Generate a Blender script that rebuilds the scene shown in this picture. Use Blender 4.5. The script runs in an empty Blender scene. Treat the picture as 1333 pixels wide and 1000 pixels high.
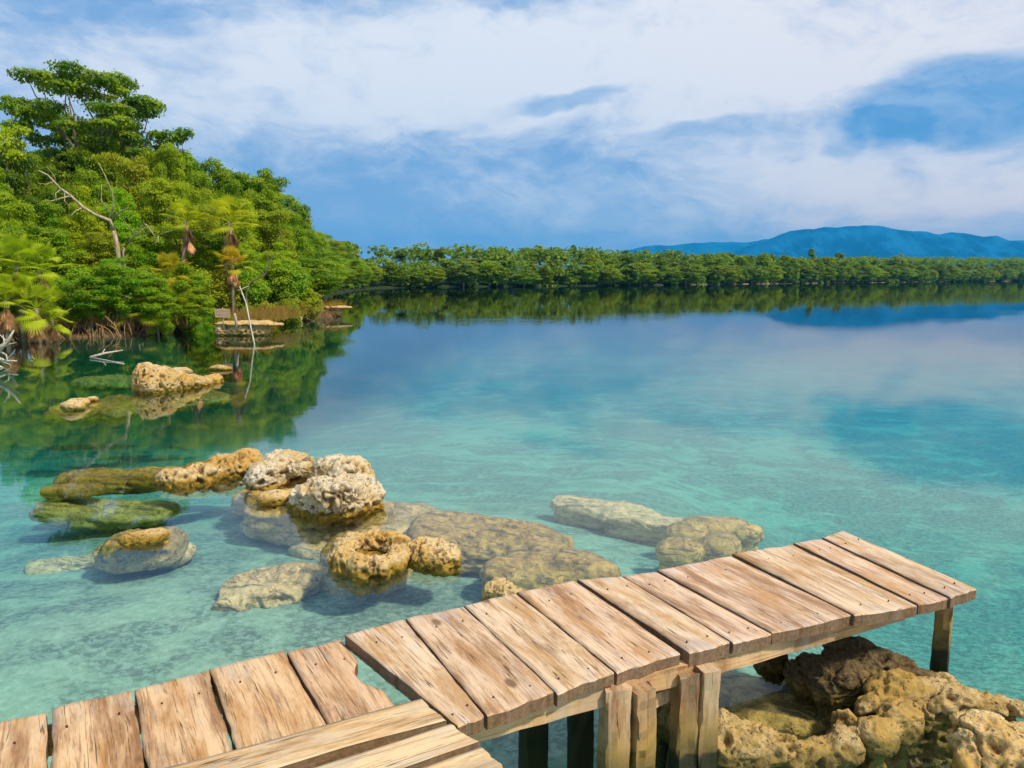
import bpy, math, random
import numpy as np
from mathutils import Vector, Matrix, Euler
random.seed(7)
rng = np.random.default_rng(7)
scene = bpy.context.scene
COL = scene.collection
R = math.radians

# ------------------------------------------------------------------ camera, sky, sun, exposure
CAM_H = 2.1
PITCH = math.atan(138 / 1000.0)
cam_d = bpy.data.cameras.new('camera')
cam_d.sensor_width = 36.0
cam_d.lens = 36.0 * 1000.0 / 1333.0
cam_d.clip_start = 0.05
cam_d.clip_end = 60000
cam = bpy.data.objects.new('camera', cam_d)
COL.objects.link(cam)
cam.location = (0, 0, CAM_H)
cam.rotation_euler = (R(90) - PITCH, 0, 0)
scene.camera = cam
CP, SP = math.cos(PITCH), math.sin(PITCH)

scene.view_settings.view_transform = 'Standard'
scene.view_settings.look = 'None'
scene.view_settings.exposure = 0.0
scene.view_settings.gamma = 1.0
scene.cycles.transparent_max_bounces = 24
scene.cycles.volume_bounces = 0
scene.cycles.max_bounces = 8

SUN_EL = R(50)
SUN_AZ = R(120)          # measured from +Y (the view) towards +X


def pdir(px, py):
    u = (px - 666.5) / 1000.0
    v = (500.0 - py) / 1000.0
    return Vector((u, CP + v * SP, v * CP - SP))


def W(px, py, z=0.0):
    d = pdir(px, py)
    t = (z - CAM_H) / d.z
    return Vector((d.x * t, d.y * t, z))


def PD(px, py, D):
    d = pdir(px, py)
    t = D / d.y
    return Vector((d.x * t, D, CAM_H + d.z * t))


class NT:
    """small node graph helper"""
    def __init__(self, tree):
        self.t = tree
        self.n = tree.nodes
        self.l = tree.links

    def put(self, sock, val):
        if isinstance(val, bpy.types.NodeSocket):
            self.l.new(val, sock)
        elif val is not None:
            if hasattr(sock.default_value, '__len__') and not hasattr(val, '__len__'):
                sock.default_value = [val] * len(sock.default_value)
            elif hasattr(val, '__len__') and len(sock.default_value) == 4 and len(val) == 3:
                sock.default_value = (*val, 1)
            else:
                sock.default_value = val

    def m(self, op, a, b=None, c=None, clamp=False):
        n = self.n.new('ShaderNodeMath')
        n.operation = op
        n.use_clamp = clamp
        self.put(n.inputs[0], a)
        if b is not None:
            self.put(n.inputs[1], b)
        if c is not None:
            self.put(n.inputs[2], c)
        return n.outputs[0]

    def vm(self, op, a, b=None):
        n = self.n.new('ShaderNodeVectorMath')
        n.operation = op
        self.put(n.inputs[0], a)
        if b is not None:
            self.put(n.inputs[3] if op == 'SCALE' else n.inputs[1], b)
        return n.outputs['Value'] if op in ('DOT_PRODUCT', 'LENGTH', 'DISTANCE') else n.outputs[0]

    def mix(self, f, a, b, mode='MIX'):
        n = self.n.new('ShaderNodeMix')
        n.data_type = 'RGBA'
        n.blend_type = mode
        self.put(n.inputs[0], f)
        self.put(n.inputs[6], a)
        self.put(n.inputs[7], b)
        return n.outputs[2]

    def ss(self, x, lo, hi, a=0.0, b=1.0):
        n = self.n.new('ShaderNodeMapRange')
        n.interpolation_type = 'SMOOTHSTEP'
        self.put(n.inputs[0], x)
        n.inputs[1].default_value = lo
        n.inputs[2].default_value = hi
        n.inputs[3].default_value = a
        n.inputs[4].default_value = b
        return n.outputs[0]

    def noise(self, vec, scale, detail=4, rough=0.55, dist=0.0, out=0):
        n = self.n.new('ShaderNodeTexNoise')
        self.put(n.inputs['Vector'], vec)
        n.inputs['Scale'].default_value = scale
        n.inputs['Detail'].default_value = detail
        n.inputs['Roughness'].default_value = rough
        n.inputs['Distortion'].default_value = dist
        return n.outputs[out]

    def voro(self, vec, scale, feature='F1', out='Distance', rand=1.0):
        n = self.n.new('ShaderNodeTexVoronoi')
        n.feature = feature
        self.put(n.inputs['Vector'], vec)
        n.inputs['Scale'].default_value = scale
        n.inputs['Randomness'].default_value = rand
        return n.outputs[out]

    def sep(self, v):
        n = self.n.new('ShaderNodeSeparateXYZ')
        self.put(n.inputs[0], v)
        return n.outputs

    def comb(self, x, y, z):
        n = self.n.new('ShaderNodeCombineXYZ')
        self.put(n.inputs[0], x)
        self.put(n.inputs[1], y)
        self.put(n.inputs[2], z)
        return n.outputs[0]

    def bump(self, h, strength=0.5, dist=0.01, normal=None):
        n = self.n.new('ShaderNodeBump')
        n.inputs['Strength'].default_value = strength
        n.inputs['Distance'].default_value = dist
        self.put(n.inputs['Height'], h)
        if normal is not None:
            self.put(n.inputs['Normal'], normal)
        return n.outputs[0]

    def coord(self, which):
        return self.n.new('ShaderNodeTexCoord').outputs[which]

    def pos(self):
        return self.n.new('ShaderNodeNewGeometry').outputs['Position']


# ---- sky: Nishita air under a layer of procedural cloud, laid out by direction
world = bpy.data.worlds.new('World')
scene.world = world
world.use_nodes = True
g = NT(world.node_tree)
g.n.clear()
sky = g.n.new('ShaderNodeTexSky')
sky.sky_type = 'NISHITA'
sky.sun_disc = False
sky.sun_elevation = SUN_EL
sky.sun_rotation = SUN_AZ
sky.dust_density = 1.5
dirv = g.coord('Generated')
sx, sy, sz = g.sep(dirv)
az0 = g.m('ARCTAN2', sx, sy)
el0 = g.m('ARCSINE', sz)
wv = g.comb(g.m('MULTIPLY', az0, 1.6), g.m('MULTIPLY', el0, 3.2), 0.3)
wn = g.noise(wv, 3.0, 4, 0.55, 0.0, 1)
wr, wg_, wb_ = g.sep(wn)
az = g.m('ADD', az0, g.m('MULTIPLY', g.m('SUBTRACT', wr, 0.5), 0.16))
el = g.m('ADD', el0, g.m('MULTIPLY', g.m('SUBTRACT', wg_, 0.5), 0.075))


def azel(px, py):
    d = pdir(px, py).normalized()
    return math.atan2(d.x, d.y), math.asin(d.z)


def blob(px, py, wx, wy, w, sharp=None):
    a, e = azel(px, py)
    dx = g.m('MULTIPLY', g.m('SUBTRACT', az, a), 1000.0 / wx)
    dy = g.m('MULTIPLY', g.m('SUBTRACT', el, e), 1000.0 / wy)
    r2 = g.m('ADD', g.m('MULTIPLY', dx, dx), g.m('MULTIPLY', dy, dy))
    if sharp:
        return g.m('MULTIPLY', g.ss(r2, 1.0 + sharp, max(0.0, 1.0 - sharp)), w)
    return g.m('MULTIPLY', g.m('EXPONENT', g.m('MULTIPLY', r2, -1.0)), w)


def total(lst):
    s = lst[0]
    for x in lst[1:]:
        s = g.m('ADD', s, x)
    return s


cv = g.comb(g.m('MULTIPLY', az, 2.4), g.m('MULTIPLY', el, 5.0), 0.0)
n1 = g.noise(cv, 2.6, 9, 0.58, 0.25)
n2 = g.noise(cv, 8.0, 7, 0.6, 0.1)
white = total([
    blob(60, 110, 330, 70, 0.50), blob(420, 50, 260, 60, 0.45), blob(560, 120, 230, 60, 0.30),
    blob(780, 60, 260, 110, 0.62), blob(1080, 30, 380, 75, 0.62), blob(640, 120, 120, 60, 0.25),
    blob(1200, 255, 420, 62, 1.0), blob(960, 130, 210, 50, 0.45), blob(1030, 215, 190, 28, 0.30),
    blob(300, 150, 200, 50, 0.30),
    blob(1290, 40, 200, 45, 0.45), blob(1060, 90, 160, 80, 0.25), blob(330, 110, 300, 70, 0.2),
    blob(170, 10, 170, 30, -0.35), blob(600, 225, 330, 60, -0.30), blob(420, 270, 280, 60, -0.10),
    blob(590, 245, 150, 34, 0.36), blob(440, 225, 120, 24, 0.22), blob(760, 265, 160, 26, 0.20), blob(660, 5, 60, 12, -0.4),
    g.ss(el0, 0.33, 0.55, 0.0, 0.55),
    g.m('MULTIPLY', g.m('SUBTRACT', n1, 0.5), 1.9), g.m('MULTIPLY', g.m('SUBTRACT', n2, 0.5), 1.5), -0.03])
wf = g.ss(white, -0.2, 1.2)
low = g.ss(el0, 0.15, 0.0)
basec = g.mix(low, (0.26, 0.46, 0.79), (0.50, 0.66, 0.92))
cool = g.mix(g.ss(az0, -0.05, 0.55), (0.94, 0.97, 1.03), (1.02, 0.98, 1.0))
cool = g.mix(g.m('MULTIPLY', g.ss(az0, 0.1, 0.5), g.ss(el0, 0.16, 0.03)), cool, (1.55, 1.20, 0.98))
cloud = g.mix(wf, basec, cool)
patch = total([
    blob(1250, 130, 108, 42, 1.0, 0.6), blob(1140, 170, 42, 22, 0.65, 0.8), blob(1085, 182, 26, 24, 0.6, 0.8),
    blob(738, 131, 68, 10, 0.8, 0.8), blob(930, 170, 68, 11, 0.6, 0.85)])
patch = g.m('MULTIPLY', patch, g.ss(g.m('ADD', g.m('MULTIPLY', n1, 0.5), g.m('MULTIPLY', n2, 0.5)), 0.36, 0.58, 1.0, 0.82), clamp=True)
pc = g.mix(g.ss(n2, 0.35, 0.7), (0.09, 0.34, 0.72), (0.18, 0.44, 0.80))
cloud = g.mix(g.m('MULTIPLY', patch, 0.9), cloud, pc)
cl10 = g.mix(1.0, cloud, (10.0, 10.0, 10.0), 'MULTIPLY')
skc = g.mix(0.93, sky.outputs[0], cl10)
# below the horizon the sky shell carries the same haze tone
bg = g.n.new('ShaderNodeBackground')
g.put(bg.inputs[0], skc)
bg.inputs[1].default_value = 0.10
wo = g.n.new('ShaderNodeOutputWorld')
g.l.new(bg.outputs[0], wo.inputs[0])

sun_d = bpy.data.lights.new('sun', 'SUN')
sun_d.energy = 4.4
sun_d.angle = R(5.0)
sun_d.color = (1.0, 0.93, 0.80)
sun = bpy.data.objects.new('sun', sun_d)
COL.objects.link(sun)
sv = Vector((math.sin(SUN_AZ) * math.cos(SUN_EL), math.cos(SUN_AZ) * math.cos(SUN_EL), math.sin(SUN_EL)))
sun.rotation_euler = sv.to_track_quat('Z', 'Y').to_euler()

# ------------------------------------------------------------------ numeric noise
def _hash(ix, iy, iz, seed):
    h = (ix.astype(np.int64) * 73856093) ^ (iy.astype(np.int64) * 19349663) ^ (iz.astype(np.int64) * 83492791) ^ (seed * 2654435761)
    h = (h ^ (h >> 13)) * 1274126177
    h = h & 0x7fffffff
    h = (h ^ (h >> 15)) * 668265263 & 0x7fffffff
    return (h & 0xffffff) / float(0xffffff)


def vnoise(P, seed=0):
    i = np.floor(P).astype(np.int64)
    f = P - i
    f = f * f * (3 - 2 * f)
    out = np.zeros(len(P))
    for a in (0, 1):
        for b in (0, 1):
            for c in (0, 1):
                w = (f[:, 0] if a else 1 - f[:, 0]) * (f[:, 1] if b else 1 - f[:, 1]) * (f[:, 2] if c else 1 - f[:, 2])
                out += w * _hash(i[:, 0] + a, i[:, 1] + b, i[:, 2] + c, seed)
    return out


def fbm(P, octv=4, seed=0, gain=0.5):
    s = np.zeros(len(P)); amp = 1.0; tot = 0.0
    for k in range(octv):
        s += amp * (vnoise(P * (2.03 ** k) + 17.3 * k, seed + k) - 0.5)
        tot += amp
        amp *= gain
    return s / tot * 2


def worley(P, seed=0):
    i = np.floor(P).astype(np.int64)
    best = np.full(len(P), 9.0)
    for a in (-1, 0, 1):
        for b in (-1, 0, 1):
            for c in (-1, 0, 1):
                jx, jy, jz = i[:, 0] + a, i[:, 1] + b, i[:, 2] + c
                q = np.stack([jx + _hash(jx, jy, jz, seed + 1), jy + _hash(jx, jy, jz, seed + 2), jz + _hash(jx, jy, jz, seed + 3)], 1)
                best = np.minimum(best, ((P - q) ** 2).sum(1))
    return np.sqrt(best)


def sstep(x, a, b):
    t = np.clip((x - a) / (b - a), 0, 1)
    return t * t * (3 - 2 * t)


# ------------------------------------------------------------------ object helpers
def tag(o, label=None, cat=None, group=None, kind=None):
    if label: o['label'] = label
    if cat: o['category'] = cat
    if group: o['group'] = group
    if kind: o['kind'] = kind
    return o


def empty(name, loc, label, cat, group=None, rz=0.0):
    o = bpy.data.objects.new(name, None)
    o.empty_display_size = 0.2
    COL.objects.link(o)
    o.location = loc
    o.rotation_euler = (0, 0, rz)
    return tag(o, label, cat, group)


def mesh_np(name, V, F, smooth=True):
    me = bpy.data.meshes.new(name)
    V = np.asarray(V, dtype=np.float32)
    F = np.asarray(F, dtype=np.int32)
    k = F.shape[1]
    me.vertices.add(len(V)); me.vertices.foreach_set('co', V.ravel())
    me.loops.add(F.size); me.loops.foreach_set('vertex_index', F.ravel())
    me.polygons.add(len(F))
    me.polygons.foreach_set('loop_start', np.arange(0, F.size, k, dtype=np.int32))
    me.polygons.foreach_set('loop_total', np.full(len(F), k, dtype=np.int32))
    me.polygons.foreach_set('use_smooth', np.full(len(F), smooth, dtype=bool))
    me.update(calc_edges=True)
    return me


def mesh_list(name, V, F, smooth=False):
    me = bpy.data.meshes.new(name)
    me.from_pydata([tuple(v) for v in V], [], F)
    me.update()
    if smooth:
        me.polygons.foreach_set('use_smooth', np.full(len(me.polygons), True, dtype=bool))
    return me


def link(name, me, mat=None, parent=None, loc=None, color=None):
    o = bpy.data.objects.new(name, me)
    COL.objects.link(o)
    if mat and not me.materials:
        me.materials.append(mat)
    if parent: o.parent = parent
    if loc is not None: o.location = loc
    if color: o.color = (*color, 1)
    return o


def tube(pts, rad, n=7, V=None, F=None, cap=True, noise=0.0):
    """a tapered tube along pts; appends to V, F"""
    if V is None: V, F = [], []
    pts = [Vector(p) for p in pts]
    base = len(V)
    t0 = (pts[1] - pts[0]).normalized()
    up = Vector((0, 0, 1)) if abs(t0.z) < 0.9 else Vector((1, 0, 0))
    a = t0.cross(up).normalized()
    for i, p in enumerate(pts):
        t = (pts[min(i + 1, len(pts) - 1)] - pts[max(i - 1, 0)]).normalized()
        a = (a - t * a.dot(t)).normalized()
        b = t.cross(a)
        for k in range(n):
            th = 2 * math.pi * k / n
            r = rad[i] * (1 + noise * (random.random() - 0.5))
            V.append(p + (a * math.cos(th) + b * math.sin(th)) * r)
    for i in range(len(pts) - 1):
        for k in range(n):
            F.append((base + i * n + k, base + i * n + (k + 1) % n, base + (i + 1) * n + (k + 1) % n, base + (i + 1) * n + k))
    if cap:
        F.append(tuple(base + k for k in range(n))[::-1])
        F.append(tuple(base + (len(pts) - 1) * n + k for k in range(n)))
    return V, F


def wander(p0, p1, n, amp):
    p0, p1 = Vector(p0), Vector(p1)
    out = []
    for i in range(n + 1):
        t = i / n
        j = Vector((random.uniform(-1, 1), random.uniform(-1, 1), random.uniform(-1, 1))) * amp * (p1 - p0).length
        out.append(p0.lerp(p1, t) + (j if 0 < i < n else Vector()))
    return out


# ------------------------------------------------------------------ materials
def new_mat(name):
    m = bpy.data.materials.new(name)
    m.use_nodes = True
    n = NT(m.node_tree)
    n.n.clear()
    n.out = n.n.new('ShaderNodeOutputMaterial')
    return m, n


def principled(n, col, rough=0.8, normal=None, spec=0.3, **kw):
    p = n.n.new('ShaderNodeBsdfPrincipled')
    n.put(p.inputs['Base Color'], col)
    n.put(p.inputs['Roughness'], rough)
    p.inputs['Specular IOR Level'].default_value = spec
    if normal is not None: n.put(p.inputs['Normal'], normal)
    n.l.new(p.outputs[0], n.out.inputs[0])
    return p


def mat_water():
    m, n = new_mat('lake_water')
    P = n.pos()
    x, y, z = n.sep(P)
    v1 = n.comb(n.m('MULTIPLY', x, 0.7), n.m('MULTIPLY', y, 1.6), 0.0)
    w1 = n.noise(v1, 1.3, 3, 0.5, 0.4)
    w2 = n.noise(v1, 5.0, 3, 0.55, 0.5)
    w3 = n.noise(v1, 18.0, 2, 0.5, 0.2)
    gust = n.ss(n.noise(n.comb(n.m('MULTIPLY', x, 0.05), n.m('MULTIPLY', y, 0.18), 0.0), 1.0, 3, 0.5), 0.42, 0.62, 0.35, 1.0)
    ring = None
    for (px, py, rx, ry) in ((650, 418, 2.9, 2.0), (828, 415, 1.9, 1.2)):
        c = W(px, py)
        dx = n.m('DIVIDE', n.m('SUBTRACT', x, c.x), rx)
        dy = n.m('DIVIDE', n.m('SUBTRACT', y, c.y), ry)
        r = n.m('SQRT', n.m('ADD', n.m('MULTIPLY', dx, dx), n.m('MULTIPLY', dy, dy)))
        wv = n.m('MULTIPLY', n.m('SINE', n.m('MULTIPLY', r, 26.0)), n.m('MULTIPLY', n.ss(r, 1.25, 0.8), n.ss(r, 0.1, 0.8)))
        ring = wv if ring is None else n.m('ADD', ring, wv)
    h = n.m('ADD', n.m('MULTIPLY', w1, 0.55), n.m('ADD', n.m('MULTIPLY', w2, 0.16), n.m('MULTIPLY', w3, 0.05)))
    h = n.m('ADD', n.m('MULTIPLY', h, gust), n.m('MULTIPLY', ring, 0.30))
    nb = n.bump(h, 1.0, 0.003)
    inc = n.n.new('ShaderNodeNewGeometry').outputs['Incoming']
    c = n.m('ABSOLUTE', n.vm('DOT_PRODUCT', inc, nb))
    om = n.m('SUBTRACT', 1.0, c, clamp=True)
    f = n.m('POWER', om, 4.3)
    fr = n.m('ADD', 0.02, n.m('MULTIPLY', f, 0.98), clamp=True)
    gl = n.n.new('ShaderNodeBsdfGlossy')
    gl.inputs['Roughness'].default_value = 0.0
    n.put(gl.inputs['Normal'], nb)
    tr = n.n.new('ShaderNodeBsdfTransparent')
    mx = n.n.new('ShaderNodeMixShader')
    n.put(mx.inputs[0], fr)
    n.l.new(tr.outputs[0], mx.inputs[1])
    n.l.new(gl.outputs[0], mx.inputs[2])
    n.l.new(mx.outputs[0], n.out.inputs[0])
    va = n.n.new('ShaderNodeVolumeAbsorption')
    va.inputs[0].default_value = (0.05, 0.885, 0.915, 1)
    va.inputs[1].default_value = 0.33
    n.l.new(va.outputs[0], n.out.inputs[1])
    return m


def mat_ground():
    m, n = new_mat('lake_bed_and_soil')
    P = n.pos()
    x, y, z = n.sep(P)
    big = n.noise(P, 0.35, 5, 0.6, 0.3)
    mid = n.noise(n.comb(n.m('MULTIPLY', x, 1.0), n.m('MULTIPLY', y, 1.5), 0.0), 1.6, 6, 0.65, 0.8)
    fine = n.noise(P, 14.0, 6, 0.7, 0.4)
    deb = n.noise(n.comb(n.m('MULTIPLY', x, 10.0), n.m('MULTIPLY', y, 14.0), 0.0), 1.5, 6, 0.75, 0.8)
    sand = n.mix(n.ss(fine, 0.35, 0.7), (0.28, 0.35, 0.23), (0.42, 0.49, 0.34))
    # litter and weed lying on the sand, in drifts
    drift = n.m('ADD', n.m('MULTIPLY', big, 0.55), n.m('MULTIPLY', mid, 0.65))
    weed = n.m('MULTIPLY', n.ss(drift, 0.50, 0.66), n.ss(deb, 0.44, 0.56))
    sand = n.mix(n.m('MULTIPLY', weed, 0.95), sand, (0.075, 0.095, 0.07))
    sand = n.mix(n.ss(drift, 0.46, 0.74, 0.0, 0.6), sand, (0.20, 0.25, 0.20))
    sp = n.ss(n.voro(n.comb(n.m('MULTIPLY', x, 1.0), n.m('MULTIPLY', y, 2.2), 0.0), 5.0), 0.10, 0.05)
    sp = n.m('MULTIPLY', sp, n.ss(mid, 0.45, 0.6))
    sand = n.mix(n.m('MULTIPLY', sp, 0.7), sand, (0.10, 0.10, 0.08))
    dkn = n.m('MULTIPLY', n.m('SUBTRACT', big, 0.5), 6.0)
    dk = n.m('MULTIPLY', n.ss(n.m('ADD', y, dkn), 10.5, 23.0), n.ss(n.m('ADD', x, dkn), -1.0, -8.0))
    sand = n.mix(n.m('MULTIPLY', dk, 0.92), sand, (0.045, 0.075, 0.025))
    soil = n.mix(n.ss(fine, 0.35, 0.7), (0.05, 0.035, 0.018), (0.17, 0.11, 0.05))
    shore = n.mix(n.ss(mid, 0.4, 0.6), (0.17, 0.11, 0.05), (0.06, 0.045, 0.02))
    far = n.m('MULTIPLY', n.ss(y, 200.0, 260.0), n.ss(x, 30.0, 80.0))
    shore = n.mix(n.ss(y, 44.0, 56.0), shore, (0.030, 0.042, 0.012))
    soil = n.mix(n.ss(y, 44.0, 56.0), soil, (0.030, 0.050, 0.012))
    shore = n.mix(far, shore, (0.20, 0.16, 0.10))
    land = n.mix(n.ss(z, 0.18, 0.5), shore, soil)
    land = n.mix(n.ss(z, 1.5, 3.0), land, (0.035, 0.07, 0.02))
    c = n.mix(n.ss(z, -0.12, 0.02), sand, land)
    h = n.m('ADD', n.m('MULTIPLY', fine, 0.6), mid)
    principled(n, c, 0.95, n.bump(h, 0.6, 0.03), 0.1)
    return m


def mat_rock(name, pale, mid, dark, wet=(0.46, 0.27, 0.035), deep=(0.66, 0.52, 0.32), scale=1.0, wetline=0.035, layered=0.0, pitk=1.0, moss=()):
    m, n = new_mat(name)
    P = n.pos()
    x, y, z = n.sep(P)
    a = n.noise(P, 2.6 * scale, 6, 0.65, 0.5)
    b = n.noise(P, 11.0 * scale, 6, 0.7, 0.3)
    c = n.noise(P, 42.0 * scale, 4, 0.7, 0.2)
    wp = n.vm('ADD', P, n.vm('SCALE', n.noise(P, 18.0 * scale, 3, 0.5, 0.0, 1), 0.05 / scale))
    v1 = n.voro(wp, 30.0 * scale)
    v2 = n.voro(wp, 70.0 * scale)
    col = n.mix(n.ss(a, 0.36, 0.62), pale, mid)
    col = n.mix(n.ss(b, 0.50, 0.72, 0, 0.75), col, dark)
    col = n.mix(n.ss(c, 0.48, 0.7, 0, 0.45), col, pale)
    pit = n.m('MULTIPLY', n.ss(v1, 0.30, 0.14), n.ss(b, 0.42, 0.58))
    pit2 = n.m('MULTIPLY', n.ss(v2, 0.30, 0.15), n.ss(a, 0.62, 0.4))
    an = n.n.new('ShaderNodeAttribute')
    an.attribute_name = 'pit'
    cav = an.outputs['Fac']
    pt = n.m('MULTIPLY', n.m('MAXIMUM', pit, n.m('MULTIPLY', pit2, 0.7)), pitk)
    col = n.mix(n.ss(cav, 0.25, 0.95, 0.0, 0.85), col, n.mix(n.ss(b, 0.4, 0.6), (0.30, 0.15, 0.04), (0.10, 0.055, 0.025)))  # brown dirt plus painted shade, darkening the pits and cracks
    if moss:
        mk = None
        for (mx_, my_, mr) in moss:
            q = n.vm('DISTANCE', n.comb(x, y, 0.0), (mx_, my_, 0.0))
            q = n.ss(n.m('ADD', q, n.m('MULTIPLY', n.m('SUBTRACT', b, 0.5), 0.30)), mr, mr * 0.6)
            mk = q if mk is None else n.m('MAXIMUM', mk, q)
        col = n.mix(n.m('MULTIPLY', mk, 0.9), col, n.mix(n.ss(c, 0.4, 0.65), (0.055, 0.038, 0.018), (0.17, 0.11, 0.045)))
    zz = n.m('ADD', z, n.m('MULTIPLY', n.m('SUBTRACT', b, 0.5), 0.09))
    above = n.ss(zz, wetline, wetline + 0.05)
    wc = n.mix(n.ss(b, 0.35, 0.65), wet, tuple(k * 0.42 for k in wet))
    dp = n.mix(n.ss(b, 0.4, 0.65), deep, tuple(k * 0.6 for k in deep))
    under = n.mix(n.ss(n.m('ADD', z, n.m('MULTIPLY', n.m('SUBTRACT', a, 0.5), 0.30)), -0.10, -0.24), wc, dp)
    if layered:
        ly = n.noise(n.comb(n.m('MULTIPLY', x, 2.2), n.m('MULTIPLY', n.m('ADD', y, n.m('MULTIPLY', x, 0.35)), 13.0), n.m('MULTIPLY', z, 16.0)), 1.0, 6, 0.65, 1.2)
        under = n.mix(n.ss(ly, 0.52, 0.60, 0, 0.8 * layered), under, (0.10, 0.085, 0.045))
    col = n.mix(above, under, col)
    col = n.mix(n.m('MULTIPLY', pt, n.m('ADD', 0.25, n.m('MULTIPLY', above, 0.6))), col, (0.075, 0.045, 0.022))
    h = n.m('ADD', n.m('MULTIPLY', b, 0.8), n.m('MULTIPLY', c, 0.45))
    h = n.m('SUBTRACT', h, n.m('MULTIPLY', pt, 0.5))
    rough = n.mix(n.ss(z, 0.05, 0.02), (0.9, 0.9, 0.9), (0.45, 0.45, 0.45))
    principled(n, col, rough, n.bump(h, 0.9, 0.022 / scale), 0.25)
    return m


def mat_leaf(name='foliage', trans=0.35, vary=1.0):
    m, n = new_mat(name)
    oi = n.n.new('ShaderNodeObjectInfo')
    P = n.coord('Object')
    a = n.noise(P, 0.9, 3, 0.6)
    b = n.noise(P, 6.0, 2, 0.6)
    c = n.mix(n.ss(a, 0.35, 0.65, 0.0, 0.75 * vary), oi.outputs['Color'], (0.36, 0.42, 0.008))
    c = n.mix(n.ss(b, 0.45, 0.75, 0.0, 0.5 * vary), c, (0.025, 0.085, 0.006))
    p = n.n.new('ShaderNodeBsdfPrincipled')
    n.put(p.inputs['Base Color'], c)
    p.inputs['Roughness'].default_value = 0.5
    p.inputs['Specular IOR Level'].default_value = 0.15
    t = n.n.new('ShaderNodeBsdfTranslucent')
    n.put(t.inputs[0], n.mix(1.0, c, (1.6, 1.7, 0.9), 'MULTIPLY'))
    mx = n.n.new('ShaderNodeMixShader')
    mx.inputs[0].default_value = trans
    n.l.new(p.outputs[0], mx.inputs[1])
    n.l.new(t.outputs[0], mx.inputs[2])
    n.l.new(mx.outputs[0], n.out.inputs[0])
    return m


def mat_bark(name, c1, c2, scale=1.0):
    m, n = new_mat(name)
    P = n.coord('Object')
    x, y, z = n.sep(P)
    a = n.noise(n.comb(x, y, n.m('MULTIPLY', z, 0.3)), 12.0 * scale, 5, 0.65, 0.4)
    principled(n, n.mix(n.ss(a, 0.35, 0.65), c1, c2), 0.9, n.bump(a, 0.7, 0.03), 0.15)
    return m


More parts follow.
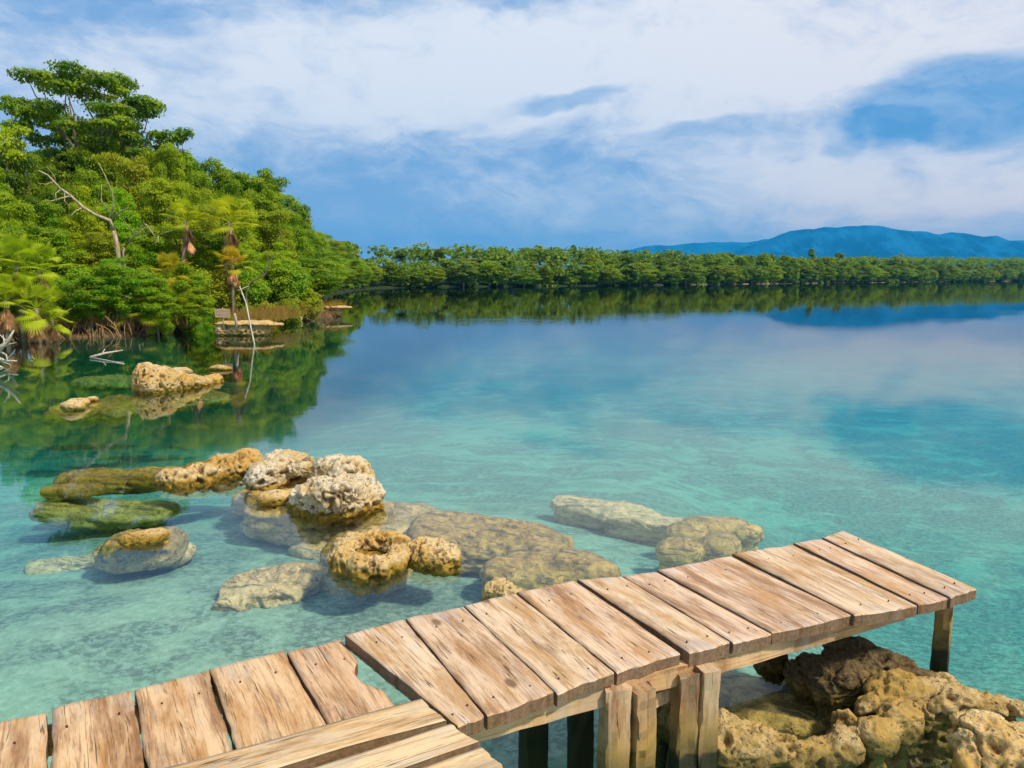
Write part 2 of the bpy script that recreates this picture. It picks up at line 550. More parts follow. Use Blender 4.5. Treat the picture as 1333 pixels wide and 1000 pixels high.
def mat_wood(name, axis=0, stain=0.0):
    """sawn weathered boards; grain runs along the object's own axis, tint comes from the object colour"""
    m, n = new_mat(name)
    oi = n.n.new('ShaderNodeObjectInfo')
    P = n.coord('Object')
    rnd = oi.outputs['Random']
    x, y, z = n.sep(P)
    if axis == 2:
        x, y, z = z, x, y
    off = n.m('MULTIPLY', rnd, 37.0)
    # slow drift of the grain so that lines wander
    dr = n.noise(n.comb(n.m('ADD', n.m('MULTIPLY', x, 1.1), off), n.m('MULTIPLY', y, 2.0), off), 1.0, 2, 0.4)
    yw = n.m('ADD', y, n.m('MULTIPLY', n.m('SUBTRACT', dr, 0.5), 0.11))
    gv = n.comb(n.m('ADD', n.m('MULTIPLY', x, 2.2), off), n.m('MULTIPLY', yw, 60.0), n.m('MULTIPLY', z, 60.0))
    g1 = n.noise(gv, 1.0, 6, 0.7, 0.15)
    gv2 = n.comb(n.m('ADD', n.m('MULTIPLY', x, 7.0), off), n.m('MULTIPLY', yw, 190.0), n.m('MULTIPLY', z, 190.0))
    g2 = n.noise(gv2, 1.0, 4, 0.7, 0.1)
    cr = n.noise(n.comb(n.m('ADD', n.m('MULTIPLY', x, 0.8), off), n.m('MULTIPLY', yw, 30.0), off), 1.0, 2, 0.4, 0.0)
    crack = n.ss(n.m('ABSOLUTE', n.m('SUBTRACT', cr, 0.5)), 0.011, 0.003)
    where = n.noise(n.comb(n.m('ADD', n.m('MULTIPLY', x, 1.2), off), n.m('MULTIPLY', y, 7.0), 0.0), 3.0, 3, 0.6)
    crack = n.m('MULTIPLY', crack, n.ss(where, 0.50, 0.60))
    # short hair checks
    ck = n.noise(n.comb(n.m('ADD', n.m('MULTIPLY', x, 6.0), off), n.m('MULTIPLY', yw, 170.0), off), 1.0, 3, 0.6, 0.1)
    check = n.m('MULTIPLY', n.ss(ck, 0.60, 0.67), n.ss(where, 0.35, 0.6, 0.3, 1.0))
    bl = n.noise(n.comb(n.m('ADD', n.m('MULTIPLY', x, 2.2), off), n.m('MULTIPLY', y, 10.0), off), 1.0, 6, 0.7, 0.3)
    bl2 = n.noise(n.comb(n.m('ADD', n.m('MULTIPLY', x, 1.4), n.m('MULTIPLY', off, 1.7)), n.m('MULTIPLY', y, 7.0), off), 1.0, 5, 0.65, 0.3)
    tint = oi.outputs['Color']
    warm = n.mix(1.0, tint, (0.49, 0.275, 0.110), 'MULTIPLY')
    brown = n.mix(1.0, tint, (0.25, 0.120, 0.050), 'MULTIPLY')
    pale = n.mix(1.0, tint, (0.74, 0.55, 0.36), 'MULTIPLY')
    c = n.mix(n.ss(bl, 0.34, 0.60), warm, pale)
    c = n.mix(n.ss(bl2, 0.48, 0.66, 0, 0.8), c, brown)
    c = n.mix(n.ss(g1, 0.52, 0.62, 0, 0.60), c, brown)
    c = n.mix(n.ss(g2, 0.50, 0.70, 0, 0.45), c, pale)
    c = n.mix(n.m('MULTIPLY', check, 0.60), c, (0.19, 0.10, 0.045))
    gr = n.noise(n.comb(n.m('ADD', n.m('MULTIPLY', x, 3.0), n.m('MULTIPLY', off, 2.3)), n.m('MULTIPLY', y, 16.0), off), 1.0, 6, 0.75, 0.4)
    ends = n.ss(n.m('ABSOLUTE', x), 0.22, 0.52, 0.0, 0.10)
    c = n.mix(n.ss(n.m('ADD', gr, ends), 0.54, 0.70, 0, 0.55), c, n.mix(1.0, tint, (0.56, 0.49, 0.42), 'MULTIPLY'))
    c = n.mix(n.ss(gr, 0.40, 0.28, 0, 0.55), c, n.mix(1.0, tint, (0.24, 0.125, 0.06), 'MULTIPLY'))
    # knots
    kv = n.comb(n.m('ADD', n.m('MULTIPLY', x, 2.0), off), n.m('MULTIPLY', y, 3.6), off)
    kd = n.voro(kv, 1.0)
    c = n.mix(n.ss(kd, 0.10, 0.045, 0, 0.8), c, (0.16, 0.075, 0.03))
    c = n.mix(n.m('MULTIPLY', crack, 0.80), c, (0.08, 0.045, 0.022))
    if axis == 0:
        tc = n.n.new('ShaderNodeTexCoord')
        nx_, ny_, nz_ = n.sep(tc.outputs['Normal'])
        end = n.ss(n.m('ABSOLUTE', nz_), 0.75, 0.35)
        eg = n.noise(P, 60.0, 4, 0.7)
        c = n.mix(n.m('MULTIPLY', end, 0.82), c, n.mix(n.ss(eg, 0.35, 0.65), (0.20, 0.105, 0.045), (0.085, 0.04, 0.018)))
    if stain:
        gz = n.sep(n.pos())[2]
        sn = n.noise(P, 9.0, 5, 0.7)
        zz = n.m('ADD', gz, n.m('MULTIPLY', n.m('SUBTRACT', sn, 0.5), 0.12))
        c = n.mix(n.ss(zz, 0.34, 0.16, 0, 0.75), c, (0.42, 0.25, 0.055))
        c = n.mix(n.m('MULTIPLY', n.ss(zz, 0.30, 0.1), n.ss(sn, 0.5, 0.62)), c, (0.16, 0.10, 0.035))
        c = n.mix(n.ss(zz, 0.22, 0.08, 0, 0.7), c, (0.12, 0.085, 0.03))
        c = n.mix(n.ss(zz, 0.085, 0.05), c, (0.035, 0.035, 0.014))
    h = n.m('ADD', n.m('MULTIPLY', g1, 0.6), n.m('MULTIPLY', g2, 0.3))
    h = n.m('SUBTRACT', h, n.m('ADD', n.m('MULTIPLY', crack, 1.4), n.m('MULTIPLY', check, 0.45)))
    principled(n, c, 0.72, n.bump(h, 0.75, 0.004), 0.25)
    return m


M_water = mat_water()
M_ground = mat_ground()
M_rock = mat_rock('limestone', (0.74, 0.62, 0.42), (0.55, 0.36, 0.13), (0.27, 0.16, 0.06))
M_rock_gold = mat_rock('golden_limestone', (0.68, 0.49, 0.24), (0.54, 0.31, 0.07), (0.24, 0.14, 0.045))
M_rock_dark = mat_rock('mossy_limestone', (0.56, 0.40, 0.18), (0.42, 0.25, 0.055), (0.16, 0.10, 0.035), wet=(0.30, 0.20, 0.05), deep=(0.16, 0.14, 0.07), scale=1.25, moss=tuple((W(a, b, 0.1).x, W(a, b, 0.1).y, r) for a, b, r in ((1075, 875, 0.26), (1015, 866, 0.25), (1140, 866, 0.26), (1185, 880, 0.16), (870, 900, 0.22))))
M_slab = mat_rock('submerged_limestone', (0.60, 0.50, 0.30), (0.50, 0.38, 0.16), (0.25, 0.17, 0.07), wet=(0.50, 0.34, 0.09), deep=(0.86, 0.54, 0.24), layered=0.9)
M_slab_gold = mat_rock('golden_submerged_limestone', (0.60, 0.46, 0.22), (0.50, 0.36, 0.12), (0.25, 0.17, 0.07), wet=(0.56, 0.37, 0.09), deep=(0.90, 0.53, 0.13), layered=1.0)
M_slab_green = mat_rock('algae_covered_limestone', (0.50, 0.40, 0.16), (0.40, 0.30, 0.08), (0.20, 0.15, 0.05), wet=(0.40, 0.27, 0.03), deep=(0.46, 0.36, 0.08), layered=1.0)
M_leaf = mat_leaf('foliage')
M_palmleaf = mat_leaf('palm_foliage', 0.35, 0.5)
M_dead = mat_bark('dead_fronds', (0.42, 0.18, 0.07), (0.68, 0.38, 0.18))
M_bark = mat_bark('bark', (0.17, 0.12, 0.075), (0.34, 0.27, 0.18))
M_pale = mat_bark('pale_dead_wood', (0.42, 0.35, 0.25), (0.66, 0.58, 0.45))
M_limb = mat_bark('grey_limb', (0.30, 0.22, 0.13), (0.56, 0.45, 0.28))
M_rust, _n = new_mat('rusty_iron')
principled(_n, (0.09, 0.04, 0.022), 0.8)
M_wood = mat_wood('weathered_planks', 0)
M_beam = mat_wood('sawn_beam', 0.5)
M_post = mat_wood('weathered_posts', 2, stain=1.0)

# ------------------------------------------------------------------ shoreline, ground sheet, water
def SH(px, py):
    p = W(px, py)
    return (p.x, p.y)

shore = [(-260, 27.0), (-60, 24.0), (-26.0, 23.5)] + [SH(*q) for q in
         [(-60, 452), (0, 446), (75, 440), (130, 439), (200, 436), (265, 431), (330, 424), (385, 419), (440, 411.5)]] \
        + [(-10.2, 46), (-13.5, 55), (-17.5, 72), (-23.0, 100), (-26.5, 132), (-27, 160), (-18, 180), (-3, 190), (28, 212), (74, 258), (140, 325), (272, 455), (360, 530), (900, 900), (2500, 1300)]
shore = np.array(shore)


def shore_sd(X, Y):
    """positive on land"""
    best = np.full(X.shape, 1e18)
    for i in range(len(shore) - 1):
        a, b = shore[i], shore[i + 1]
        ab = b - a
        t = np.clip(((X - a[0]) * ab[0] + (Y - a[1]) * ab[1]) / (ab @ ab), 0, 1)
        d = (X - a[0] - t * ab[0]) ** 2 + (Y - a[1] - t * ab[1]) ** 2
        best = np.minimum(best, d)
    d = np.sqrt(best)
    poly = np.vstack([shore, [[2500, 40000], [-40000, 40000], [-40000, 27.0]]])
    inside = np.zeros(X.shape, bool)
    n = len(poly)
    j = n - 1
    for i in range(n):
        xi, yi = poly[i]; xj, yj = poly[j]
        if yi != yj:
            c = ((yi > Y) != (yj > Y)) & (X < (xj - xi) * (Y - yi) / (yj - yi) + xi)
            inside ^= c
        j = i
    inside |= (X > 2500) & (Y > 1300)
    return np.where(inside, d, -d)


def ground_z(X, Y):
    X = np.asarray(X, float); Y = np.asarray(Y, float)
    sd = shore_sd(X, Y)
    flat = np.stack([X.ravel(), Y.ravel(), np.zeros(X.size)], 1)
    nb = fbm(flat * 0.35, 4, 3).reshape(X.shape)
    nf = fbm(flat * 2.2, 3, 9).reshape(X.shape)
    land = 0.32 * (1 - np.exp(-np.maximum(sd, 0) / 0.5)) + 0.055 * np.clip(sd, 0, 50) + 0.1 * nb
    r = np.hypot(X, Y)
    dep = np.interp(r, [0, 6, 8, 12, 20, 30, 45, 70, 120], [0.50, 0.52, 0.64, 0.88, 1.15, 1.5, 2.0, 2.9, 5.0])
    dep = dep + 0.55 * sstep(X, 1.6, 3.6) * sstep(Y, 16.0, 8.0) * sstep(Y, 3.6, 5.0)
    dep = dep - 0.20 * np.exp(-((X + 1.8) / 3.2) ** 4 - ((Y - 6.6) / 2.6) ** 4)
    # deeper and darker towards the wooded bank
    dep = dep + 0.9 * sstep(-X, 1.5, 8.0) * sstep(Y, 8.5, 20.0)
    dep = np.minimum(dep, 6.8) * (1 + 0.05 * nb) + 0.03 * nf
    w = 1 - np.exp(-np.maximum(-sd, 0) / 1.6)
    bed = -dep * w
    return np.where(sd > 0, land, bed)


def grid_axis(n, lim, s, c=0.0):
    t = np.linspace(-1, 1, n)
    k = math.asinh(lim / s)
    return np.sinh(t * k) * s + c

gx = grid_axis(640, 12000, 5.0, -1.0)
gy = grid_axis(640, 12000, 7.0, 9.0)
GX, GY = np.meshgrid(gx, gy)
GZ = ground_z(GX, GY)
V = np.stack([GX.ravel(), GY.ravel(), GZ.ravel()], 1)
ni, nj = GX.shape
idx = np.arange(ni * nj).reshape(ni, nj)
F = np.stack([idx[:-1, :-1].ravel(), idx[:-1, 1:].ravel(), idx[1:, 1:].ravel(), idx[1:, :-1].ravel()], 1)
tag(link('ground', mesh_np('ground', V, F), M_ground), kind='structure')
del GX, GY, GZ, V, F


def gz(x, y):
    return float(ground_z(np.array([x]), np.array([y]))[0])


def box_mesh(name, x0, x1, y0, y1, z0, z1):
    V = [(x, y, z) for z in (z0, z1) for y in (y0, y1) for x in (x0, x1)]
    F = [(0, 2, 3, 1), (4, 5, 7, 6), (0, 1, 5, 4), (2, 6, 7, 3), (0, 4, 6, 2), (1, 3, 7, 5)]
    return mesh_list(name, V, F)

tag(link('water', box_mesh('water', -11900, 11900, -11900, 11900, -7.6, 0.0), M_water), kind='structure')


# ------------------------------------------------------------------ mountains
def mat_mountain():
    m, n = new_mat('haze_blue_forest')
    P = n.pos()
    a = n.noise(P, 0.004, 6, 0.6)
    principled(n, n.mix(n.ss(a, 0.4, 0.6), (0.002, 0.025, 0.09), (0.016, 0.12, 0.24)), 1.0, None, 0.0)  # blue of the distant haze partly painted into the forest colour
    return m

M_mtn = mat_mountain()


def mountain(name, prof, D, depth, seed):
    pxs = np.linspace(prof[0][0], prof[-1][0], 520)
    ys = np.interp(pxs, [p[0] for p in prof], [p[1] for p in prof])
    X = (pxs - 666.5) / 1000.0 * D
    H = (362 - ys) / 1000.0 * D
    H = H + fbm(np.stack([X * 0.0045, X * 0, X * 0], 1), 4, seed) * D * 0.0022
    H = np.maximum(H, 0)
    rows = np.linspace(-1, 1, 41)
    V = []
    for r in rows:
        e = (1 - abs(r)) ** 1.15
        Pn = np.stack([X * 0.0022, np.full_like(X, r * 2.0), X * 0], 1)
        gul = 1 - 0.75 * np.abs(fbm(Pn * np.array([1.6, 1, 1]), 5, seed + 5)) * np.minimum(1, (1 - e) * 2.5) * 2.0
        V.append(np.stack([X, np.full_like(X, D + r * depth), H * e * np.clip(gul, 0.2, 1.2) - 3], 1))
    V = np.vstack(V)
    n = len(X)
    idx = np.arange(len(rows) * n).reshape(len(rows), n)
    F = np.stack([idx[:-1, :-1].ravel(), idx[:-1, 1:].ravel(), idx[1:, 1:].ravel(), idx[1:, :-1].ravel()], 1)
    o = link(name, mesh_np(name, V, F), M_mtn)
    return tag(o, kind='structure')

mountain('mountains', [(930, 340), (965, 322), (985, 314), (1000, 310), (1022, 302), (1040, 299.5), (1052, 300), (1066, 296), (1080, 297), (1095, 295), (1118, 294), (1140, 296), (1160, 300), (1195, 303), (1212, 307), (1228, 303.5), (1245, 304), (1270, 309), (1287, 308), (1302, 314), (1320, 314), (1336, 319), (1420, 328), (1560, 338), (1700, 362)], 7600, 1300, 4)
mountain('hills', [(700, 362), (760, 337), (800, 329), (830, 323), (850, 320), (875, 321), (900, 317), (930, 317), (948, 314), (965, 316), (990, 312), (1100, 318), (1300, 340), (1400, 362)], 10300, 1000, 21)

# haze over the whole lake
hm, hn = new_mat('haze_air')
pv = hn.n.new('ShaderNodeVolumePrincipled')
pv.inputs['Color'].default_value = (0.03, 0.50, 1.0, 1)
pv.inputs['Density'].default_value = 1.15e-4
pv.inputs['Anisotropy'].default_value = 0.0
hn.l.new(pv.outputs[0], hn.out.inputs[1])
hz = link('haze', box_mesh('haze', -12500, 12500, -12500, 12500, -9.0, 640.0), hm)
tag(hz, kind='stuff')
hz.display_type = 'WIRE'


# ------------------------------------------------------------------ rocks
def ico_np(sub):
    import bmesh
    bm = bmesh.new()
    bmesh.ops.create_icosphere(bm, subdivisions=sub, radius=1.0)
    V = np.array([v.co[:] for v in bm.verts]); F = np.array([[v.index for v in f.verts] for f in bm.faces])
    bm.free()
    return V, F

ICO_V, ICO_F = ico_np(3)


def E(px, py, z, w, d, h, rot=0.0, tilt=0.0, boxy=0.0):
    """ellipsoid seen at pixel (px,py) on height z: w, d, h full sizes in metres"""
    c = W(px, py, z)
    return (c.x, c.y, z, w, d, h, rot, tilt, boxy)


def rock(name, ells, voxel, mat, label, amp=0.06, freq=3.0, pits=((0.0, 0, 0),), seed=1, relax=2, group=None, cat='rock', floor=-1.3, strata=0.0, cuts=(), foot=0.0):
    VV, FF = [], []
    feet = []
    if foot:      # the mass of the rock below, down to the bed
        for (cx, cy, cz, w, d, h, rot, tilt, boxy) in ells:
            b = gz(cx, cy) - 0.1
            if cz - b > 0.2:
                feet.append((cx - 0.04 * w, cy + 0.05 * d, (cz - h * 0.15 + b) / 2, w * foot, d * foot, (cz - h * 0.15 - b) * 1.08, rot, 0, 0))
    for (cx, cy, cz, w, d, h, rot, tilt, boxy) in list(ells) + feet:
        P = ICO_V.copy()
        P = np.sign(P) * np.abs(P) ** (0.62 if strata else 0.86)
        P = P * np.array([w / 2, d / 2, h / 2])
        Mx = np.array((Matrix.Rotation(R(rot), 3, 'Z') @ Matrix.Rotation(R(tilt), 3, 'Y')))
        P = P @ Mx.T + np.array([cx, cy, cz])
        FF.append(ICO_F + sum(len(v) for v in VV))
        VV.append(P)
    me = mesh_np('tmp', np.vstack(VV), np.vstack(FF))
    tmp = bpy.data.objects.new('tmp', me)
    COL.objects.link(tmp)
    md = tmp.modifiers.new('r', 'REMESH')
    md.mode = 'VOXEL'
    md.voxel_size = voxel
    dg = bpy.context.evaluated_depsgraph_get()
    ev = bpy.data.meshes.new_from_object(tmp.evaluated_get(dg))
    bpy.data.objects.remove(tmp); bpy.data.meshes.remove(me)
    n = len(ev.vertices)
    V = np.empty(n * 3); ev.vertices.foreach_get('co', V); V = V.reshape(-1, 3)
    ne = len(ev.edges)
    Eg = np.empty(ne * 2, dtype=np.int32); ev.edges.foreach_get('vertices', Eg); Eg = Eg.reshape(-1, 2)
    deg = np.zeros(n); np.add.at(deg, Eg.ravel(), 1)
    deg = np.maximum(deg, 1)

    def smooth(A, it):
        for _ in range(it):
            S = np.zeros_like(A)
            np.add.at(S, Eg[:, 0], A[Eg[:, 1]]); np.add.at(S, Eg[:, 1], A[Eg[:, 0]])
            A = A * 0.4 + 0.6 * S / deg[:, None]
        return A
    V = smooth(V, relax * 3)
    ev.vertices.foreach_set('co', V.ravel().astype(np.float32)); ev.update()

    def normals():
        N = np.empty(n * 3, dtype=np.float32)
        ev.vertex_normals.foreach_get('vector', N)
        return N.reshape(-1, 3).astype(float)
    N = normals()
    P = V + 5.7 * seed
    warp = np.stack([fbm(P * freq * 1.3, 2, seed + 40), fbm(P * freq * 1.3, 2, seed + 50), fbm(P * freq * 1.3, 2, seed + 60)], 1)
    Q = P + warp * 0.25 / freq
    amp = amp * 1.35
    lowf = np.stack([fbm(P * freq * 0.45, 2, seed + 80), fbm(P * freq * 0.45, 2, seed + 81), 0.4 * fbm(P * freq * 0.45, 2, seed + 82)], 1)
    V = V + lowf * amp * (2.2 if strata else 1.3)
    d = fbm(Q * freq, 4, seed) * amp
    d += (0.5 - np.abs(fbm(Q * freq * 2.6, 4, seed + 11)) * 2) * amp * 0.28
    if strata:
        s = fbm(np.stack([Q[:, 0] * 1.5, (Q[:, 1] + 0.3 * Q[:, 0]) * 5.0, Q[:, 2] * 16], 1), 4, seed + 70)
        d += strata * np.where(s > 0, s, s * 1.6)
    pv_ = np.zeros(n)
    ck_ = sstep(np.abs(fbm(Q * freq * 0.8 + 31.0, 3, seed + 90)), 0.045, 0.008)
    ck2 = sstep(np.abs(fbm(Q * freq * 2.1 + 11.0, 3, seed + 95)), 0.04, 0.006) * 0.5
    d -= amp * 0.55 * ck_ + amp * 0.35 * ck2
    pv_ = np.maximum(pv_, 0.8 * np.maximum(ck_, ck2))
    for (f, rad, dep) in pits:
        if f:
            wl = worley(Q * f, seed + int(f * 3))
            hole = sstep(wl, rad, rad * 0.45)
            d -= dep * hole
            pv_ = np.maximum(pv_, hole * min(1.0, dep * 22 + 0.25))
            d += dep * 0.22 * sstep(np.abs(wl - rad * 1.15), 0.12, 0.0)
    V = V + N * d[:, None]
    for (cx, cy, cz, rr, dep) in cuts:       # a hollow worn down from above
        q = np.hypot(V[:, 0] - cx, (V[:, 1] - cy) * 1.15)
        V[:, 2] -= dep * sstep(q, rr, rr * 0.45) * (V[:, 2] > -0.5)
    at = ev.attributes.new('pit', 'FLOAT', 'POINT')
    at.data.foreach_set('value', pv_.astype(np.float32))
    ev.vertices.foreach_set('co', V.ravel().astype(np.float32))
    ev.polygons.foreach_set('use_smooth', np.full(len(ev.polygons), True, dtype=bool))
    ev.update()
    c = V.mean(0)
    c[2] = V[:, 2].min()
    ev.transform(Matrix.Translation((-c[0], -c[1], -c[2])))
    ev.name = name
    ev.materials.clear()
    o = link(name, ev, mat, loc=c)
    return tag(o, label, cat, group)

PIT_C = ((5.0, 0.34, 0.085), (10.0, 0.38, 0.045), (24.0, 0.42, 0.016))
PIT_M = ((6.0, 0.36, 0.055), (13.0, 0.38, 0.028), (26.0, 0.42, 0.012))
PIT_F = ((16.0, 0.42, 0.012), (34.0, 0.42, 0.006))

# far emergent rock by the wooded bank (about 13.5 m off)
rock('wedge_rock', [E(190, 499, 0.14, 0.44, 0.50, 0.78), E(200, 499, 0.16, 0.50, 0.50, 0.70), E(213, 499, 0.14, 0.50, 0.5, 0.60), E(228, 499, 0.10, 0.55, 0.48, 0.50), E(243, 499, 0.07, 0.55, 0.44, 0.38, -6), E(258, 498, 0.04, 0.55, 0.40, 0.30, -6), E(274, 497, 0.0, 0.50, 0.32, 0.22, -6)],
     0.018, M_rock_gold, 'tall blunt wedge of pale pitted rock tapering to the right, green water around it', 0.045, 4.0, PIT_M, 3)
rock('rock', [E(236, 484, 0.08, 0.50, 0.25, 0.20)], 0.02, M_rock, 'small low rock just behind the tapering wedge rock', 0.03, 4, PIT_F, 5)
rock('flat_rock', [E(93, 530, 0.05, 0.36, 0.3, 0.20), E(101, 525, 0.05, 0.34, 0.3, 0.18)], 0.018, M_rock_gold, 'tiny double knob of brown rock breaking the green water at left', 0.03, 5, PIT_F, 6)
rock('rock', [E(120, 520, 0.03, 0.24, 0.18, 0.12)], 0.018, M_rock, 'small pale pebble rock beside the twin brown knobs', 0.02, 5, PIT_F, 7)
rock('submerged_rock', [E(118, 535, -0.18, 1.35, 1.05, 0.30, 8), E(160, 528, -0.25, 1.1, 0.9, 0.3, 0), E(85, 540, -0.16, 0.7, 0.5, 0.25)], 0.03, M_slab_green, 'flat olive rock under the green water around the twin brown knobs', 0.05, 2.5, seed=8, strata=0.05, foot=0.0)
rock('submerged_rock', [E(245, 522, -0.3, 1.7, 0.9, 0.3, 5), E(205, 512, -0.25, 1.0, 0.8, 0.35)], 0.03, M_slab_green, 'dim olive rock shelf under water in front of the wedge rock', 0.05, 2.5, seed=9, strata=0.05, foot=0.0)
rock('submerged_rock', [E(160, 498, -0.35, 2.2, 1.0, 0.3, 3)], 0.04, M_slab_green, 'dim green rock shelf under water left of the wedge rock', 0.05, 2.5, seed=61, strata=0.05, foot=0.0)
rock('rock', [E(285, 479.5, 0.03, 0.50, 0.25, 0.14), E(293, 480, 0.03, 0.34, 0.2, 0.12)], 0.02, M_rock_gold, 'little flat rock in the green reflections beyond the wedge rock', 0.02, 4, PIT_F, 10)

# long low rock and the big pitted pair (about 7 to 8 m off)
rock('long_rock', [E(232, 625, 0.03, 0.46, 0.32, 0.26), E(262, 620, 0.04, 0.46, 0.34, 0.28, 10), E(300, 611, 0.05, 0.50, 0.34, 0.32, 14), E(325, 605, 0.06, 0.35, 0.3, 0.30, 10), E(215, 628, 0.0, 0.25, 0.2, 0.12), E(275, 620, -0.18, 0.95, 0.45, 0.34, 12)],
     0.014, M_rock_gold, 'long low ochre rock with two dark holes, left of the big pitted boulders', 0.035, 4, PIT_M, 12)
rock('boulder', [E(352, 618, 0.13, 0.42, 0.34, 0.30), E(372, 607, 0.16, 0.46, 0.34, 0.30), E(345, 630, 0.02, 0.30, 0.24, 0.22), E(388, 628, 0.0, 0.62, 0.36, 0.34), E(430, 615, 0.16, 0.50, 0.34, 0.28, -8), E(455, 622, 0.12, 0.42, 0.4, 0.34), E(400, 612, 0.18, 0.40, 0.26, 0.16)],
     0.012, M_rock, 'pale knobbly boulder with an orange undercut, rear one of the big pitted pair', 0.05, 4, PIT_C, 14)
rock('boulder', [E(438, 648, 0.12, 0.72, 0.40, 0.40, -4), E(478, 650, 0.06, 0.40, 0.36, 0.30), E(405, 651, 0.06, 0.40, 0.34, 0.28), E(440, 640, 0.22, 0.44, 0.30, 0.22), E(455, 635, 0.14, 0.5, 0.3, 0.26)],
     0.011, M_rock, 'big pale boulder full of deep round pits, front one of the big pair', 0.045, 4, PIT_C, 15)
rock('rock', [E(358, 649, 0.03, 0.34, 0.26, 0.16, 8), E(378, 646, 0.03, 0.25, 0.22, 0.14)], 0.012, M_rock_gold, 'small smooth tan rock at the left foot of the big pitted boulder', 0.015, 5, PIT_F, 16)
rock('submerged_rock', [E(400, 668, -0.14, 1.15, 0.62, 0.30, -6), E(360, 655, -0.12, 0.55, 0.6, 0.3), E(462, 668, -0.14, 0.80, 0.45, 0.26, -14)], 0.018, M_slab_gold, 'mustard coloured rock shelf just under water at the foot of the pitted boulders', 0.03, 3, seed=17, strata=0.03)
rock('submerged_rock', [E(425, 684, -0.30, 1.70, 1.0, 0.26, -18), E(500, 682, -0.27, 1.10, 0.9, 0.22, -20), E(450, 712, -0.36, 1.0, 0.7, 0.2, -20), E(345, 650, -0.34, 0.6, 0.9, 0.3), E(535, 690, -0.30, 0.7, 0.5, 0.18, -20), E(375, 680, -0.38, 0.6, 0.5, 0.2)], 0.02, M_slab, 'broad beige rock shelf under clear water below the pitted boulders', 0.035, 2.6, seed=18, strata=0.04, foot=0.8)
rock('submerged_rock', [E(640, 715, -0.20, 1.35, 0.9, 0.36, -16), E(590, 702, -0.20, 0.75, 0.8, 0.34), E(720, 738, -0.18, 0.95, 0.55, 0.30, -18), E(770, 746, -0.16, 0.55, 0.30, 0.22, -16), E(680, 748, -0.16, 0.7, 0.4, 0.22)],
     0.018, M_slab_gold, 'large golden rock shelf under water behind the middle of the pier', 0.035, 2.8, seed=19, strata=0.035)
# ring-shaped rock
rc = W(483, 723, 0.05)
ring = []
for k in range(11):
    a = 2 * math.pi * k / 11
    rx, ry = 0.215, 0.235
    ring.append((rc.x + rx * math.cos(a), rc.y + ry * math.sin(a) + 0.02, 0.035 + 0.045 * max(0, math.sin(a)), 0.20, 0.19, 0.19 + 0.03 * math.sin(3 * a), 0, 0, 0))
ring.append((rc.x, rc.y, -0.02, 0.42, 0.42, 0.10, 0, 0, 0))
rock('ring_rock', ring, 0.009, M_rock_gold, 'round rock hollowed like a bowl, with a puddle-like hole in its top', 0.022, 6, ((11.0, 0.48, 0.032), (26.0, 0.48, 0.014)), 22)
rock('submerged_rock', [E(475, 740, -0.26, 0.84, 0.66, 0.46), E(478, 768, -0.36, 0.62, 0.34, 0.22), E(500, 748, -0.22, 0.42, 0.36, 0.26), E(440, 752, -0.36, 0.40, 0.40, 0.2)], 0.015, M_slab, 'grey beige rock under water carrying the bowl-shaped rock', 0.03, 3.5, seed=23, strata=0.03, foot=0.8)
rock('rock', [E(560, 724, 0.04, 0.34, 0.30, 0.24, -20), E(578, 729, 0.03, 0.28, 0.26, 0.22), E(549, 715, 0.06, 0.22, 0.22, 0.18)], 0.009, M_rock_gold, 'rounded pitted rock just right of the bowl-shaped rock', 0.022, 6, ((11.0, 0.48, 0.032), (26.0, 0.48, 0.014)), 25)
rock('rock', [E(652, 776, 0.04, 0.25, 0.22, 0.24), E(660, 775, 0.10, 0.18, 0.18, 0.14), E(668, 778, 0.02, 0.22, 0.2, 0.16)], 0.008, M_rock, 'small cream rock standing right behind the pier edge', 0.018, 7, ((14.0, 0.42, 0.015), (30.0, 0.42, 0.007)), 26)
rock('submerged_rock', [E(350, 768, -0.30, 0.74, 0.52, 0.22, -4), E(385, 760, -0.28, 0.46, 0.40, 0.22), E(308, 787, -0.34, 0.36, 0.30, 0.18), E(345, 795, -0.42, 0.6, 0.3, 0.2)], 0.012, M_slab, 'rounded beige boulder under clear water, nearest the pier at left', 0.03, 4, ((4.0, 0.35, 0.03),), 28, strata=0.02, cuts=((W(340, 785, -0.2).x, W(340, 785, -0.2).y, 0, 0.11, 0.05),), foot=0.8)
rock('submerged_rock', [E(155, 626, -0.14, 1.35, 0.46, 0.24, 8), E(95, 638, -0.10, 0.60, 0.25, 0.14, 10), E(200, 620, -0.08, 0.7, 0.4, 0.2)], 0.018, M_slab_green, 'layered olive rock tongue just under water, left of the long ochre rock', 0.02, 3, seed=30, strata=0.03, foot=0.0)
rock('submerged_rock', [E(135, 664, -0.33, 1.35, 0.55, 0.22, 2), E(180, 668, -0.33, 0.8, 0.42, 0.2)], 0.02, M_slab_green, 'oval moss green rock under water in front of the olive rock tongue', 0.03, 3, seed=31, strata=0.04, foot=0.0)
rock('rock', [E(186, 701, 0.02, 0.36, 0.16, 0.12, 12), E(203, 698, 0.02, 0.22, 0.14, 0.11)], 0.01, M_rock_gold, 'thin orange rock ridge poking out of clear water at left', 0.015, 6, PIT_F, 32)
rock('submerged_rock', [E(184, 715, -0.17, 0.66, 0.50, 0.32, 8), E(206, 710, -0.15, 0.46, 0.40, 0.30), E(160, 724, -0.24, 0.5, 0.4, 0.24), E(188, 722, -0.3, 0.9, 0.5, 0.2)], 0.012, M_slab, 'pinkish beige rock under water around the thin orange ridge', 0.02, 5, ((6.0, 0.35, 0.03),), 33, foot=0.0)
